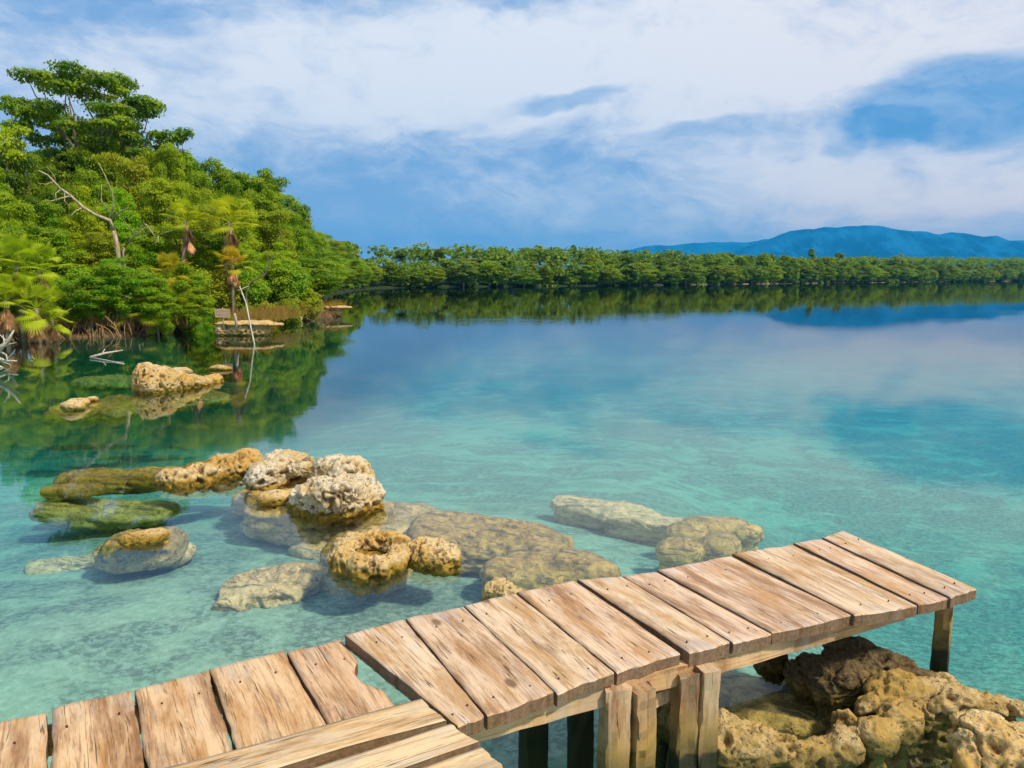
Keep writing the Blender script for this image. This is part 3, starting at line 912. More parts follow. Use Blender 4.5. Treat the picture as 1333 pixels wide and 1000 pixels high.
rock('submerged_rock', [E(110, 735, -0.48, 0.85, 0.5, 0.12, 6), E(150, 738, -0.46, 0.5, 0.4, 0.12)], 0.018, M_slab, 'faint grey rock deep under water at far left', 0.03, 4, seed=34, strata=0.02, foot=0.8)
rock('submerged_rock', [E(200, 790, -0.48, 0.60, 0.34, 0.12, 0), E(245, 812, -0.47, 0.45, 0.25, 0.12, -30), E(255, 775, -0.46, 0.35, 0.3, 0.12)], 0.016, M_slab_green, 'faint greenish rubble rock deep under water left of the beige boulder', 0.045, 5, ((6.0, 0.4, 0.03),), 35, foot=0.8)
rock('submerged_rock', [E(790, 664, -0.34, 1.20, 0.40, 0.16, -26), E(850, 680, -0.36, 1.05, 0.42, 0.16, -24), E(755, 654, -0.30, 0.55, 0.28, 0.13, -22)], 0.018, M_slab, 'long striped beige rock under turquoise water beyond the pier', 0.025, 3, seed=36, strata=0.05, foot=0.8)
rock('submerged_rock', [E(935, 690, -0.22, 0.75, 0.26, 0.22, -6), E(895, 695, -0.25, 0.40, 0.25, 0.22), E(975, 694, -0.24, 0.30, 0.2, 0.2)], 0.014, M_slab_gold, 'narrow golden rock under turquoise water at the end of the striped rock', 0.025, 4, seed=37, foot=0.8)
rock('submerged_rock', [E(885, 720, -0.24, 0.42, 0.26, 0.26), E(940, 713, -0.22, 0.38, 0.30, 0.26), E(910, 725, -0.32, 0.5, 0.3, 0.26)], 0.014, M_slab_gold, 'two-humped golden rock under water touching the pier edge from behind', 0.02, 4, seed=38, foot=0.8)
rock('submerged_rock', [E(545, 775, -0.46, 0.9, 0.4, 0.14, -10), E(600, 770, -0.46, 0.6, 0.4, 0.14)], 0.02, M_slab, 'dim slab deep under water between the bowl-shaped rock and the pier', 0.03, 4, seed=39, foot=0.8)

# the big eroded rock beneath the right part of the pier
big = [E(868, 905, 0.05, 0.26, 0.34, 0.40), E(895, 935, 0.05, 0.26, 0.26, 0.34), E(930, 957, 0.04, 0.28, 0.20, 0.28, -20), E(970, 973, 0.05, 0.30, 0.20, 0.26, -10), E(1015, 983, 0.03, 0.30, 0.18, 0.22),
       E(1060, 985, 0.01, 0.28, 0.16, 0.18), E(1100, 976, 0.02, 0.22, 0.15, 0.18, 20), E(1150, 957, 0.04, 0.20, 0.16, 0.20), E(1178, 938, 0.07, 0.20, 0.19, 0.26), E(1197, 915, 0.08, 0.19, 0.18, 0.26),
       E(1145, 922, 0.07, 0.16, 0.14, 0.20), E(1108, 938, 0.05, 0.10, 0.10, 0.15), E(1105, 958, 0.03, 0.13, 0.10, 0.14),
       E(1180, 895, 0.14, 0.34, 0.20, 0.20, -10), E(1235, 905, 0.13, 0.36, 0.18, 0.17, -10), E(1285, 912, 0.12, 0.34, 0.14, 0.13, -8), E(1325, 918, 0.12, 0.26, 0.12, 0.11),
       E(1095, 885, 0.08, 0.30, 0.22, 0.30), E(1060, 876, 0.06, 0.30, 0.18, 0.26), E(1010, 866, 0.0, 0.24, 0.14, 0.20), E(1150, 872, 0.12, 0.42, 0.20, 0.26, -18), E(1205, 886, 0.08, 0.34, 0.20, 0.20, -16), E(1115, 858, 0.10, 0.28, 0.2, 0.26)]
big = [(a, b, c * 0.8, d, e, f * 0.85, g_, h_, i_) for (a, b, c, d, e, f, g_, h_, i_) in big]
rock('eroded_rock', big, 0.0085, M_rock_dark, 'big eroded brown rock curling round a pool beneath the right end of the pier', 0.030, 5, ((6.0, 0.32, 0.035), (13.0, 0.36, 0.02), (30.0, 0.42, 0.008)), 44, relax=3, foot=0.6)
rock('submerged_rock', [E(1010, 920, -0.17, 0.70, 0.5, 0.16), E(950, 905, -0.2, 0.5, 0.4, 0.16)], 0.014, M_slab_gold, 'brown rock floor under the pool inside the big eroded rock', 0.015, 4, seed=45, foot=0.8)
rock('submerged_rock', [E(1215, 985, -0.26, 0.5, 0.4, 0.3), E(1160, 1000, -0.3, 0.5, 0.4, 0.3), E(1235, 950, -0.3, 0.3, 0.3, 0.3)], 0.012, M_rock_dark, 'dark rock under water between the big eroded rock and the corner rock', 0.03, 5, PIT_M, 46, foot=0.8)
rock('corner_rock', [E(1275, 965, 0.08, 0.28, 0.24, 0.26), E(1310, 985, 0.06, 0.34, 0.26, 0.26), E(1345, 1000, 0.05, 0.34, 0.3, 0.24), E(1280, 1000, 0.02, 0.24, 0.2, 0.22), E(1325, 965, 0.08, 0.2, 0.18, 0.14)],
     0.0085, M_rock_gold, 'rounded ochre and cream rock cut off by the bottom right corner', 0.03, 5, ((7.0, 0.38, 0.03), (15.0, 0.42, 0.014), (30.0, 0.42, 0.007)), 47)

# ledges along the wooded bank
lg = W(320, 437, 0)
rock('ledge_rock', [(lg.x - 0.1, lg.y + 0.5, 0.42, 2.5, 1.5, 0.16, -3, 0, 0), (lg.x + 0.6, lg.y + 0.5, 0.40, 1.5, 0.9, 0.12, 0, 0, 0), (lg.x - 0.1, lg.y + 0.4, 0.16, 1.7, 1.1, 0.6, 0, 0, 0), (lg.x - 0.9, lg.y + 0.3, 0.15, 0.75, 0.8, 0.5, 0, 0, 0)],
     0.03, M_rock_gold, 'flat-topped mushroom-shaped ledge rock carrying the board and stakes', 0.05, 2.5, PIT_M, 50)
lt = W(425, 412.5, 0)
rock('ledge_rock', [(lt.x - 0.1, lt.y + 0.6, 0.5, 2.4, 1.5, 0.16, 3, 0, 0), (lt.x + 0.7, lt.y + 0.5, 0.50, 1.3, 0.8, 0.12, 0, 0, 0), (lt.x - 0.2, lt.y + 0.7, 0.2, 1.9, 1.3, 0.6, 0, 0, 0), (lt.x - 1.4, lt.y + 0.5, 0.2, 1.0, 0.9, 0.5, 0, 0, 0)],
     0.035, M_rock_gold, 'thin overhanging ledge rock at the very tip of the wooded headland', 0.06, 2.5, PIT_M, 51)
for k, (px, py, w, lab) in enumerate([(362, 421, 1.1, 'pale flat stone on the bank between the two overhanging ledges'), (385, 419.5, 0.5, 'small white stone at the left foot of the headland tip ledge'), (395, 416, 1.0, 'brown stone tucked against the headland tip ledge')]):
    p = W(px, py, 0)
    rock('stone', [(p.x, p.y + 0.3, 0.12, w, 0.6, 0.36, 0, 0, 0)], 0.035, M_rock, lab, 0.05, 3, PIT_M, 52 + k, cat='stone')

# ------------------------------------------------------------------ the pier
DECK = 0.50


def plank_mesh(c, thick, seed, origin, ax, notch=None, nu=46, nv=12, rough=0.006):
    """c = four top corners: far-left, far-right, near-right, near-left (world). ax = direction of the length"""
    rs = np.random.default_rng(seed)
    fl, fr, nr, nl = [np.array(v) for v in c]
    U = np.linspace(0, 1, nu); Vv = np.linspace(0, 1, nv)
    wl = fbm(np.stack([U * 7, U * 0 + seed, U * 0], 1), 3, seed) * rough
    wr = fbm(np.stack([U * 7, U * 0 + seed + 50, U * 0], 1), 3, seed) * rough
    ef = fbm(np.stack([Vv * 5, Vv * 0 + seed + 9, Vv * 0], 1), 3, seed) * 0.012
    en = fbm(np.stack([Vv * 5, Vv * 0 + seed + 19, Vv * 0], 1), 3, seed) * 0.012
    L = np.array([*ax, 0.0]); S = np.array([-ax[1], ax[0], 0.0])
    if np.dot(S, fr - fl) < 0: S = -S
    top = np.zeros((nu, nv, 3))
    for i, u in enumerate(U):
        a = fl * (1 - u) + nl * u + S * wl[i]
        b = fr * (1 - u) + nr * u + S * wr[i]
        if notch:
            u0, hw, dp = notch
            b = b - S * dp * max(0.0, 1 - ((u - u0) / hw) ** 2)
        for j, v in enumerate(Vv):
            top[i, j] = a * (1 - v) + b * v
    for j in range(nv):
        top[0, j] += -L * ef[j]
        top[-1, j] += L * en[j]
    q = top.reshape(-1, 3)
    wz = fbm(np.stack([q @ L * 0.8, q @ S * 3.0, q[:, 2] * 0 + seed], 1), 2, seed) * 0.007
    fz = fbm(np.stack([q @ L * 3, q @ S * 40, q[:, 2] * 0 + seed], 1), 3, seed) * 0.0014
    top[..., 2] += (wz + fz).reshape(nu, nv)
    inset = 0.004
    mid = top.mean((0, 1))
    # rings: softened arris, side, underside
    bord = [(0, j) for j in range(nv)] + [(i, nv - 1) for i in range(1, nu)] + [(nu - 1, j) for j in range(nv - 2, -1, -1)] + [(i, 0) for i in range(nu - 2, 0, -1)]
    bidx = [i * nv + j for i, j in bord]
    Vt = [tuple(v) for v in top.reshape(-1, 3)]
    F = []
    for i in range(nu - 1):
        for j in range(nv - 1):
            F.append((i * nv + j, i * nv + j + 1, (i + 1) * nv + j + 1, (i + 1) * nv + j))
    prev = bidx
    cnt = len(bord)
    for dz, out in ((-0.005, 0.005), (-thick * 0.5, 0.004), (-thick + 0.004, 0.003), (-thick, -0.003)):
        st = len(Vt)
        for (i, j) in bord:
            p = top[i, j].copy()
            dirv = np.zeros(3)
            if i == 0: dirv -= L
            if i == nu - 1: dirv += L
            if j == 0: dirv += S * 0.25
            if j == nv - 1: dirv -= S * 0.25
            p = p + dirv * out + np.array([0, 0, dz]) + rs.normal(0, 0.0007, 3)
            Vt.append(tuple(p))
        cur = list(range(st, st + cnt))
        for k in range(cnt):
            F.append((prev[k], cur[k], cur[(k + 1) % cnt], prev[(k + 1) % cnt]))
        prev = cur
    F.append(tuple(prev[::-1]))
    me = mesh_list('plank', Vt, F, True)
    rot = math.atan2(ax[1], ax[0])
    Mw = Matrix.Translation(origin) @ Matrix.Rotation(rot, 4, 'Z')
    me.transform(Mw.inverted())
    # hard edges at the arris ring so the ends read sawn
    fl_ = np.ones(len(me.polygons), dtype=bool)
    fl_[(nu - 1) * (nv - 1):] = False
    me.polygons.foreach_set('use_smooth', fl_)
    import bmesh
    bm = bmesh.new(); bm.from_mesh(me); bmesh.ops.recalc_face_normals(bm, faces=bm.faces); bm.to_mesh(me); bm.free()
    return me, Mw


def put_plank(parent, c, thick, seed, color, label=None, notch=None, rough=0.006, flip=False):
    c = [Vector(v) for v in c]
    mid = sum(c, Vector()) / 4
    ax = ((c[3] + c[2]) - (c[0] + c[1]))
    ax.z = 0
    ax.normalize()
    me, Mw = plank_mesh(c, thick, seed, mid, (ax.x, ax.y), notch, rough=rough)
    o = link('plank', me, M_wood, color=color)
    o.parent = parent
    o.matrix_parent_inverse = Matrix.Identity(4)
    o.matrix_local = Matrix.Translation(-Vector(parent.location)) @ Mw
    if label: o['label'] = label
    W4 = (c[1] - c[0]).length
    sd = (c[1] - c[0]).normalized()
    L4 = (c[3] - c[0]).length
    rsn_ = random.Random(seed)
    if L4 < 1.6:
        for (u, v) in ((0.17, 0.25), (0.17, 0.75), (0.91, 0.28), (0.91, 0.72)):
            p = c[0].lerp(c[3], u + rsn_.uniform(-0.02, 0.02)).lerp(c[1].lerp(c[2], u + rsn_.uniform(-0.02, 0.02)), v + rsn_.uniform(-0.08, 0.08))
            VN, FN = tube([(0, 0, -0.003), (0, 0, 0.0055)], [0.0042, 0.0036], 8)
            nl_ = link('nail', mesh_list('nail', VN, FN), M_rust, o)
            nl_.matrix_local = Mw.inverted() @ Matrix.Translation(p)
    return o

pier_o = W(880, 800, DECK); pier_o.z = 0
pier = empty('pier', pier_o, 'weathered wooden pier of wide uneven planks on posts reaching over turquoise water', 'pier')
WARM = (1.0, 0.97, 0.93); PINK = (1.0, 0.94, 0.95); ORNG = (0.98, 0.86, 0.70)
right_planks = [
    # far-left px, far-right px, near-right px, near-left px, z offset, thickness, tint, notch
    ((450, 827), (526, 807), (630, 932), (595, 946), 0.030, 0.055, WARM, None),
    ((528, 806), (602, 789), (721, 902), (634, 931), 0.022, 0.060, (0.95, 0.88, 0.84), None),
    ((604, 788), (671, 773), (799, 876), (724, 901), 0.016, 0.055, WARM, None),
    ((673, 772), (748, 756), (884, 850), (802, 875), 0.014, 0.060, (1.0, 0.92, 0.88), None),
    ((752, 754), (809, 751), (951, 836), (896, 848), 0.018, 0.070, WARM, None),
    ((811, 750), (853, 744), (1004, 825), (953, 837), 0.014, 0.055, PINK, None),
    ((855, 743), (950, 724), (1109, 801), (1006, 825), 0.018, 0.060, PINK, None),
    ((952, 721), (1031, 710), (1194, 788), (1111, 801), 0.022, 0.060, WARM, None),
    ((1033, 707), (1069, 702), (1234, 778), (1196, 787), 0.018, 0.055, PINK, None),
    ((1071, 700), (1098, 690), (1270, 766), (1236, 777), 0.026, 0.060, WARM, None)]
for k, (fl, fr, nr, nl, dz, th, colr, nt) in enumerate(right_planks):
    z = DECK + dz
    put_plank(pier, [W(*fl, z), W(*fr, z), W(*nr, z), W(*nl, z)], th, 100 + k, colr, notch=nt, rough=0.005)
left_planks = [((-60, 950), (62, 927), (62, 1000)), ((67, 922), (170, 899), (188, 1000)), ((174, 897), (270, 873), (306, 975)), ((274, 872), (370, 848), (424, 942)), ((374, 848), (444, 832), (512, 914))]
Lsep = [((-60, 950), (-90, 1040)), ((62, 927), (60, 1000)), ((67, 923), (66, 1000)), ((170, 899), (188, 1000)), ((174, 897), (192, 1000)), ((270, 873), (302, 975)), ((274, 872), (309, 975)), ((370, 848), (421, 942)), ((374, 848), (426, 942)), ((444, 832), (512, 914))]
zL = DECK - 0.012


def extend(a, b, z, L):
    p, q = W(*a, z), W(*b, z)
    return p, p + (q - p).normalized() * L
for k in range(5):
    a0, a1 = extend(*Lsep[2 * k], zL, 1.02)
    b0, b1 = extend(*Lsep[2 * k + 1], zL, 1.02)
    dz = (0.0, 0.004, -0.003, 0.003, -0.004)[k]
    for v in (a0, a1, b0, b1): v.z += dz
    put_plank(pier, [a0, b0, b1, a1], 0.05, 130 + k, (ORNG if k < 4 else (0.93, 0.80, 0.68)), notch=((0.36, 0.13, 0.055) if k == 4 else None), rough=0.01,
              label=('plank with a curved bite out of its edge' if k == 4 else None))
# more planks run on out of the frame to the left
for k in range(3):
    a0, a1 = extend((-60, 950), (-90, 1040), zL, 1.02)
    s = Vector((-0.29 * (k + 1), -0.10 * (k + 1), 0))
    put_plank(pier, [a0 + s, a0 + s + Vector((0.275, 0.095, 0)), a1 + s + Vector((0.275, 0.095, 0)), a1 + s], 0.05, 150 + k, ORNG)


def beam(parent, p0, p1, w, h, seed, name='beam', color=WARM):
    """a squared timber between two points, its top at the points' z"""
    p0, p1 = Vector(p0), Vector(p1)
    ax = (p1 - p0); L = ax.length; ax.normalize()
    V, F = [], []
    n = 24
    for i in range(n + 1):
        t = i / n - 0.5
        j = [random.uniform(-0.003, 0.003) for _ in range(8)]
        for k, (a, b) in enumerate(((-1, 0), (1, 0), (1, -1), (-1, -1))):
            V.append((t * L, a * w / 2 + j[k], b * h + j[k + 4]))
    for i in range(n):
        for k in range(4):
            F.append((i * 4 + k, i * 4 + (k + 1) % 4, (i + 1) * 4 + (k + 1) % 4, (i + 1) * 4 + k))
    F.append((3, 2, 1, 0)); F.append((n * 4, n * 4 + 1, n * 4 + 2, n * 4 + 3))
    me = mesh_list(name, V, F)
    o = link(name, me, M_beam, parent, color=color)
    q = ax.to_track_quat('X', 'Z').to_matrix().to_4x4()
    o.matrix_local = Matrix.Translation((p0 + p1) / 2 - Vector(parent.location)) @ q
    return o


def post(parent, x, y, z0, z1, w, d, rot, seed, color=WARM, lean=(0, 0), rough=0.006, label=None, chew=0.0):
    rs = random.Random(seed)
    V, F = [], []
    n = 26
    prof = []
    m = 4
    base = [(-1, -1), (1, -1), (1, 1), (-1, 1)]
    ringp = []
    for k in range(4):
        a, b = base[k], base[(k + 1) % 4]
        for t in (0.08, 0.5, 0.92):
            ringp.append((a[0] + (b[0] - a[0]) * t, a[1] + (b[1] - a[1]) * t))
    H = z1 - z0
    ph = [rs.uniform(0, 6) for _ in range(6)]
    for i in range(n + 1):
        t = i / n
        for k, (a, b) in enumerate(ringp):
            j = rough * (math.sin(t * 9 + ph[0] + k) + 0.6 * math.sin(t * 23 + ph[1] + 2 * k)) * 0.5 + rs.uniform(-1, 1) * rough * 0.4
            s = 1 + chew * math.sin(t * 5 + ph[2]) * 0.3 + (chew * 0.5 * math.sin(k * 2.1 + t * 4 + ph[3]))
            zz = t * H + (rs.uniform(-0.02, 0.0) if (i == n and chew) else 0)
            V.append((a * w / 2 * s + j + lean[0] * t, b * d / 2 * s + j * 0.7 + lean[1] * t, zz))
    q = len(ringp)
    for i in range(n):
        for k in range(q):
            F.append((i * q + k, i * q + (k + 1) % q, (i + 1) * q + (k + 1) % q, (i + 1) * q + k))
    F.append(tuple(range(q))[::-1]); F.append(tuple(n * q + k for k in range(q)))
    me = mesh_list('post', V, F)
    o = link('post', me, M_post, parent, color=color)
    o.location = Vector((x, y, z0)) - Vector(parent.location)
    o.rotation_euler = (0, 0, rot)
    if label: o['label'] = label
    return o

# pier axes
eL0, eL1 = W(527, 807, DECK), W(1098, 690, DECK)
eN0, eN1 = W(632, 931, DECK), W(1270, 766, DECK)
axd = (eN1 - eN0).normalized()                      # along the pier
acr = Vector((axd.y, -axd.x, 0))                    # towards the near side
prot = math.atan2(axd.y, axd.x)
# near stringer, just inside the near edge, far stringer inside the far edge
nb0 = eN0 - acr * 0.055 + Vector((0, 0, -0.040)) - axd * 0.15
nb1 = eN1 - acr * 0.10 - axd * 0.42 + Vector((0, 0, -0.040))
beam(pier, nb0, nb1, 0.05, 0.085, 1, color=(1.0, 0.86, 0.66))
fb0 = eL0 + acr * 0.16 + Vector((0, 0, -0.040)) - axd * 0.2
fb1 = eL1 + acr * 0.16 + Vector((0, 0, -0.040)) - axd * 0.12
beam(pier, fb0, fb1, 0.05, 0.085, 2, color=(0.8, 0.66, 0.5))
lb0 = W(-60, 985, zL); lb1 = W(430, 865, zL)
for t, c in ((0.10, (0.6, 0.5, 0.4)), (0.80, (0.55, 0.5, 0.42))):
    dn = Vector((0.33, -0.94, 0)) * t
    a = W(-90, 950, zL) + dn; b = W(455, 830, zL) + dn
    a.z = b.z = zL - 0.052
    beam(pier, a, b, 0.07, 0.09, 3, color=c)


def at_px(px, py, z):
    return W(px, py, z)
# posts: pixel of the post's foot on the water or of its visible middle at a known height
zt = DECK - 0.045


def post_px(px, py, z, w, d, seed, top=zt, **kw):
    p = W(px, py, z)
    g0 = gz(p.x, p.y) - 0.15
    return post(pier, p.x, p.y, g0, top, w, d, kw.pop('rot', prot), seed, **kw)

post_px(800, 905, DECK - 0.09, 0.105, 0.10, 11, color=(0.88, 0.78, 0.66), rot=prot - 0.15, rough=0.009)
post_px(833, 900, DECK - 0.09, 0.095, 0.085, 12, color=(0.58, 0.46, 0.30), rough=0.018, chew=0.30, rot=prot + 0.2, lean=(0.0, 0), label='round rough post beside a squared one', top=DECK - 0.062)
post_px(893, 880, DECK - 0.09, 0.085, 0.09, 13, color=(0.55, 0.45, 0.34), rough=0.012, chew=0.15, rot=prot - 0.3, top=DECK - 0.06)
post_px(921, 874, DECK - 0.07, 0.088, 0.075, 14, color=(0.88, 0.80, 0.68), rough=0.009, rot=prot - 0.15, top=DECK - 0.052)
post_px(694, 948, 0.0, 0.115, 0.10, 15, color=(0.95, 0.75, 0.5))
post_px(756, 934, 0.0, 0.105, 0.09, 16, color=(0.85, 0.72, 0.52))
post_px(872, 925, 0.0, 0.10, 0.09, 17, color=(0.4, 0.36, 0.3), rough=0.01)
post_px(1224, 857, 0.0, 0.085, 0.085, 18, color=(0.50, 0.42, 0.32), rot=prot + 0.55)
post_px(1091, 866, 0.0, 0.085, 0.085, 19, color=(0.72, 0.66, 0.52), rot=prot)
# short cross tie between the trestle posts
ta = W(840, 905, DECK - 0.17); tb = W(900, 880, DECK - 0.17)
beam(pier, ta, tb + axd * 0.02, 0.045, 0.06, 5, name='cross_tie', color=(0.95, 0.8, 0.6))

# upper walkway laid over the pier, running towards the viewer's left
zw = DECK + 0.075
walk_o = W(400, 990, zw); walk_o.z = DECK
walk = empty('walkway', walk_o, 'narrow walkway of long yellowish planks laid over the pier in the near left foreground', 'walkway')
u0, u1 = W(548, 911, zw), W(260, 991, zw)
wd = (u1 - u0).normalized()
rows = [((548, 911), (581, 938), 2.6), ((586, 943), (622, 968), 2.4), ((627, 972), (655, 999), 2.4), ((660, 1004), (692, 1040), 2.3), ((698, 1046), (735, 1090), 2.3)]
for k, (a, b, L) in enumerate(rows):
    pa, pb = W(*a, zw), W(*b, zw)
    w2 = Vector((wd.x, wd.y, 0))
    w2 = (Matrix.Rotation(R((-1.0, 2.0, 3.0, 2.0, 1.0)[k]), 3, 'Z') @ w2)
    put_plank(walk, [pa, pb, pb + w2 * L, pa + w2 * L], 0.045, 170 + k, (1.03, 0.97, 0.78), rough=0.012)
sa = W(560, 930, zw - 0.047) + wd * 0.35; sb = W(700, 1080, zw - 0.047) + wd * 0.35
sa.z = sb.z = zw - 0.0445
beam(walk, sa, sb, 0.05, 0.03, 7, name='batten', color=(0.8, 0.7, 0.5))

# ------------------------------------------------------------------ board, stakes, driftwood
zl = 0.50


def stick(name, pts, rad, mat, label, cat, n=8, parent=None):
    V, F = tube(pts, rad, n, noise=0.12)
    base = Vector(pts[0])
    V = [v - base for v in V]
    o = link(name, mesh_list(name, V, F, True), mat, loc=base)
    return tag(o, label, cat)

bd = 25.8
pb_ = PD(291, 427, bd)
board = empty('notice_board', (pb_.x, bd, zl), 'small unpainted wooden notice board on a thin stake on the flat ledge rock', 'sign')
V, F = tube([(0, 0, -0.05), (0.01, 0, 0.30), (0.0, 0, 0.62)], [0.018, 0.016, 0.014], 7)
link('stake', mesh_list('stake', V, F, True), M_pale, board)
bw, bh = 0.50, 0.30
Vb = []
for yv in (-0.035, -0.015):
    for (a, b) in ((-1, -0.9), (1, -1.0), (0.98, 0.95), (0.1, 1.06), (-1.02, 0.92)):
        Vb.append((a * bw / 2, yv, 0.43 + b * bh / 2))
Fb = [(0, 1, 2, 3, 4), (9, 8, 7, 6, 5)] + [(i, i + 5, (i + 1) % 5 + 5, (i + 1) % 5) for i in range(5)]
bo = link('panel', mesh_list('panel', Vb, Fb), None, board)
bm_, bn = new_mat('bare_board')
bP = bn.coord('Object')
bx_, by_, bz_ = bn.sep(bP)
bg1 = bn.noise(bn.comb(bn.m('MULTIPLY', bx_, 3.0), 0.0, bn.m('MULTIPLY', bz_, 60.0)), 1.0, 4, 0.6)
principled(bn, bn.mix(bn.ss(bg1, 0.4, 0.65), (0.60, 0.40, 0.24), (0.42, 0.25, 0.13)), 0.85)
bo.data.materials.append(bm_)
# two rows of worn unreadable strokes on the board
ink, inn = new_mat('worn_paint')
principled(inn, (0.20, 0.10, 0.05), 0.9)
Vs, Fs = [], []
rs = random.Random(4)
for row, zc in enumerate((0.50, 0.38)):
    x = -0.20
    while x < 0.19:
        w = rs.uniform(0.016, 0.034)
        pts = [(x + rs.uniform(0, w), zc + rs.uniform(-0.03, 0.03)) for _ in range(3)]
        for (p, q) in zip(pts, pts[1:]):
            dx, dz = q[0] - p[0], q[1] - p[1]
            l = math.hypot(dx, dz) + 1e-6
            nx, nz = -dz / l * 0.004, dx / l * 0.004
            b = len(Vs)
            Vs += [(p[0] - nx, -0.0375, p[1] - nz), (q[0] - nx, -0.0375, q[1] - nz), (q[0] + nx, -0.0375, q[1] + nz), (p[0] + nx, -0.0375, p[1] + nz)]
            Fs.append((b, b + 1, b + 2, b + 3))
        x += w + 0.012
link('lettering', mesh_list('lettering', Vs, Fs), ink, bo)

pa = PD(308, 427, 26.2); pt_ = PD(305.5, 408, 26.2)
stick('stake', [(pa.x, 26.2, zl - 0.05), (pt_.x + 0.02, 26.2, zl + 0.25), (pt_.x, 26.2, pt_.z)], [0.045, 0.04, 0.035], M_pale, 'short pale stake standing on the ledge rock right of the notice board', 'stake')
pole_b = W(331, 448, 0)
ptop = PD(312, 373, pole_b.y + 0.5)
d_ = ptop - pole_b
stick('leaning_pole', [pole_b - d_ * 0.25, pole_b, pole_b + d_ * 0.35 + Vector((0.03, 0, 0)), pole_b + d_ * 0.7 + Vector((0.07, 0, 0)), ptop], [0.030, 0.028, 0.026, 0.022, 0.018], M_pale, 'long thin pale pole leaning left out of the water against the ledge rock', 'pole')
# hanging bird-shaped slab of wood behind the stakes
hb = PD(305, 398, 27.5)
# drift branch floating left
c0 = W(118, 465, 0.03); c1 = W(160, 459, 0.10)
V, F = tube([c0, c0.lerp(c1, .45) + Vector((0, 0, 0.05)), c1 + Vector((0, 0, .06))], [0.035, 0.03, 0.015], 7)
tube([c0.lerp(c1, .3), c0.lerp(c1, .42) + Vector((0, 0.05, 0.16))], [0.02, 0.01], 6, V, F)
tube([c0 - Vector((0.02, 0, 0.0)), W(162, 474, 0.0)], [0.02, 0.012], 6, V, F)
V = [v - c0 for v in V]
tag(link('drift_branch', mesh_list('drift_branch', V, F, True), M_pale, loc=c0), 'bare white branch floating alone in the green water before the bank', 'branch')
c0 = W(38, 469, 0.02)
V, F = tube([c0, W(42, 466, 0.08), W(41, 463, 0.18)], [0.02, 0.018, 0.008], 6)
tube([W(42, 466, 0.08), W(47, 468.5, 0.0)], [0.018, 0.01], 6, V, F)
V = [v - c0 for v in V]
tag(link('drift_twig', mesh_list('drift_twig', V, F, True), M_pale, loc=c0), 'tiny crooked twig sticking out of the water near the left edge', 'twig')

# bare fallen branches at the left edge
random.seed(12)
b0 = W(-35, 478, 0.0)
V, F = tube([b0 - Vector((0, 0, .3)), b0, PD(-12, 462, b0.y), PD(2, 452, b0.y), PD(12, 441, b0.y), PD(18, 430, b0.y)], [0.11, 0.10, 0.08, 0.06, 0.035, 0.015], 8, noise=0.2)
for (pts, r) in [([(-10, 464), (8, 470), (22, 470)], 0.05), ([(-5, 458), (6, 447), (4, 436)], 0.035), ([(-20, 470), (2, 478), (16, 484)], 0.035), ([(3, 452), (12, 448), (22, 446)], 0.022), ([(-8, 462), (-2, 470), (12, 474), (18, 484)], 0.03), ([(0, 458), (8, 462), (10, 470)], 0.03), ([(8, 444), (2, 438), (-4, 432)], 0.02), ([(5, 470), (14, 463), (20, 455)], 0.02)]:
    q = [PD(p[0], p[1], b0.y - 0.05 + 0.15 * k * random.uniform(-1, 1)) for k, p in enumerate(pts)]
    tube(q, [r * (1 - 0.75 * i / (len(q) - 1)) for i in range(len(q))], 6, V, F, noise=0.2)
V = [v - b0 for v in V]
tag(link('fallen_branches', mesh_list('fallen_branches', V, F, True), M_pale, loc=b0), 'tangle of bare fallen branches in the water at the left edge', 'branches')

# ------------------------------------------------------------------ vegetation
def leaves_from(centers, dirs, size, rs, aspect=0.45, up=0.55, jit=0.7):
    """one rhombic, slightly folded leaf spray per centre"""
    n = len(centers)
    nrm = dirs * 0.55 + np.array([0, 0, up]) + rs.normal(0, jit * 0.5, (n, 3))
    nrm /= np.linalg.norm(nrm, axis=1)[:, None] + 1e-9
    t = rs.normal(0, 1, (n, 3)) + dirs * 0.8
    t -= nrm * (t * nrm).sum(1)[:, None]
    t /= np.linalg.norm(t, axis=1)[:, None] + 1e-9
    b = np.cross(nrm, t)
    s = size * rs.uniform(0.65, 1.35, (n, 1))
    droop = -nrm * s * 0.12
    p0 = centers - t * s * 0.5
    p1 = centers + b * s * aspect + droop * 0.3
    p2 = centers + t * s * 0.5 + droop
    p3 = centers - b * s * aspect + droop * 0.3
    V = np.stack([p0, p1, p2, p3], 1).reshape(-1, 3)
    F = np.arange(4 * n).reshape(n, 4)
    return V, F


def unit(rs, n):
    v = rs.normal(0, 1, (n, 3))
    return v / np.linalg.norm(v, axis=1)[:, None]


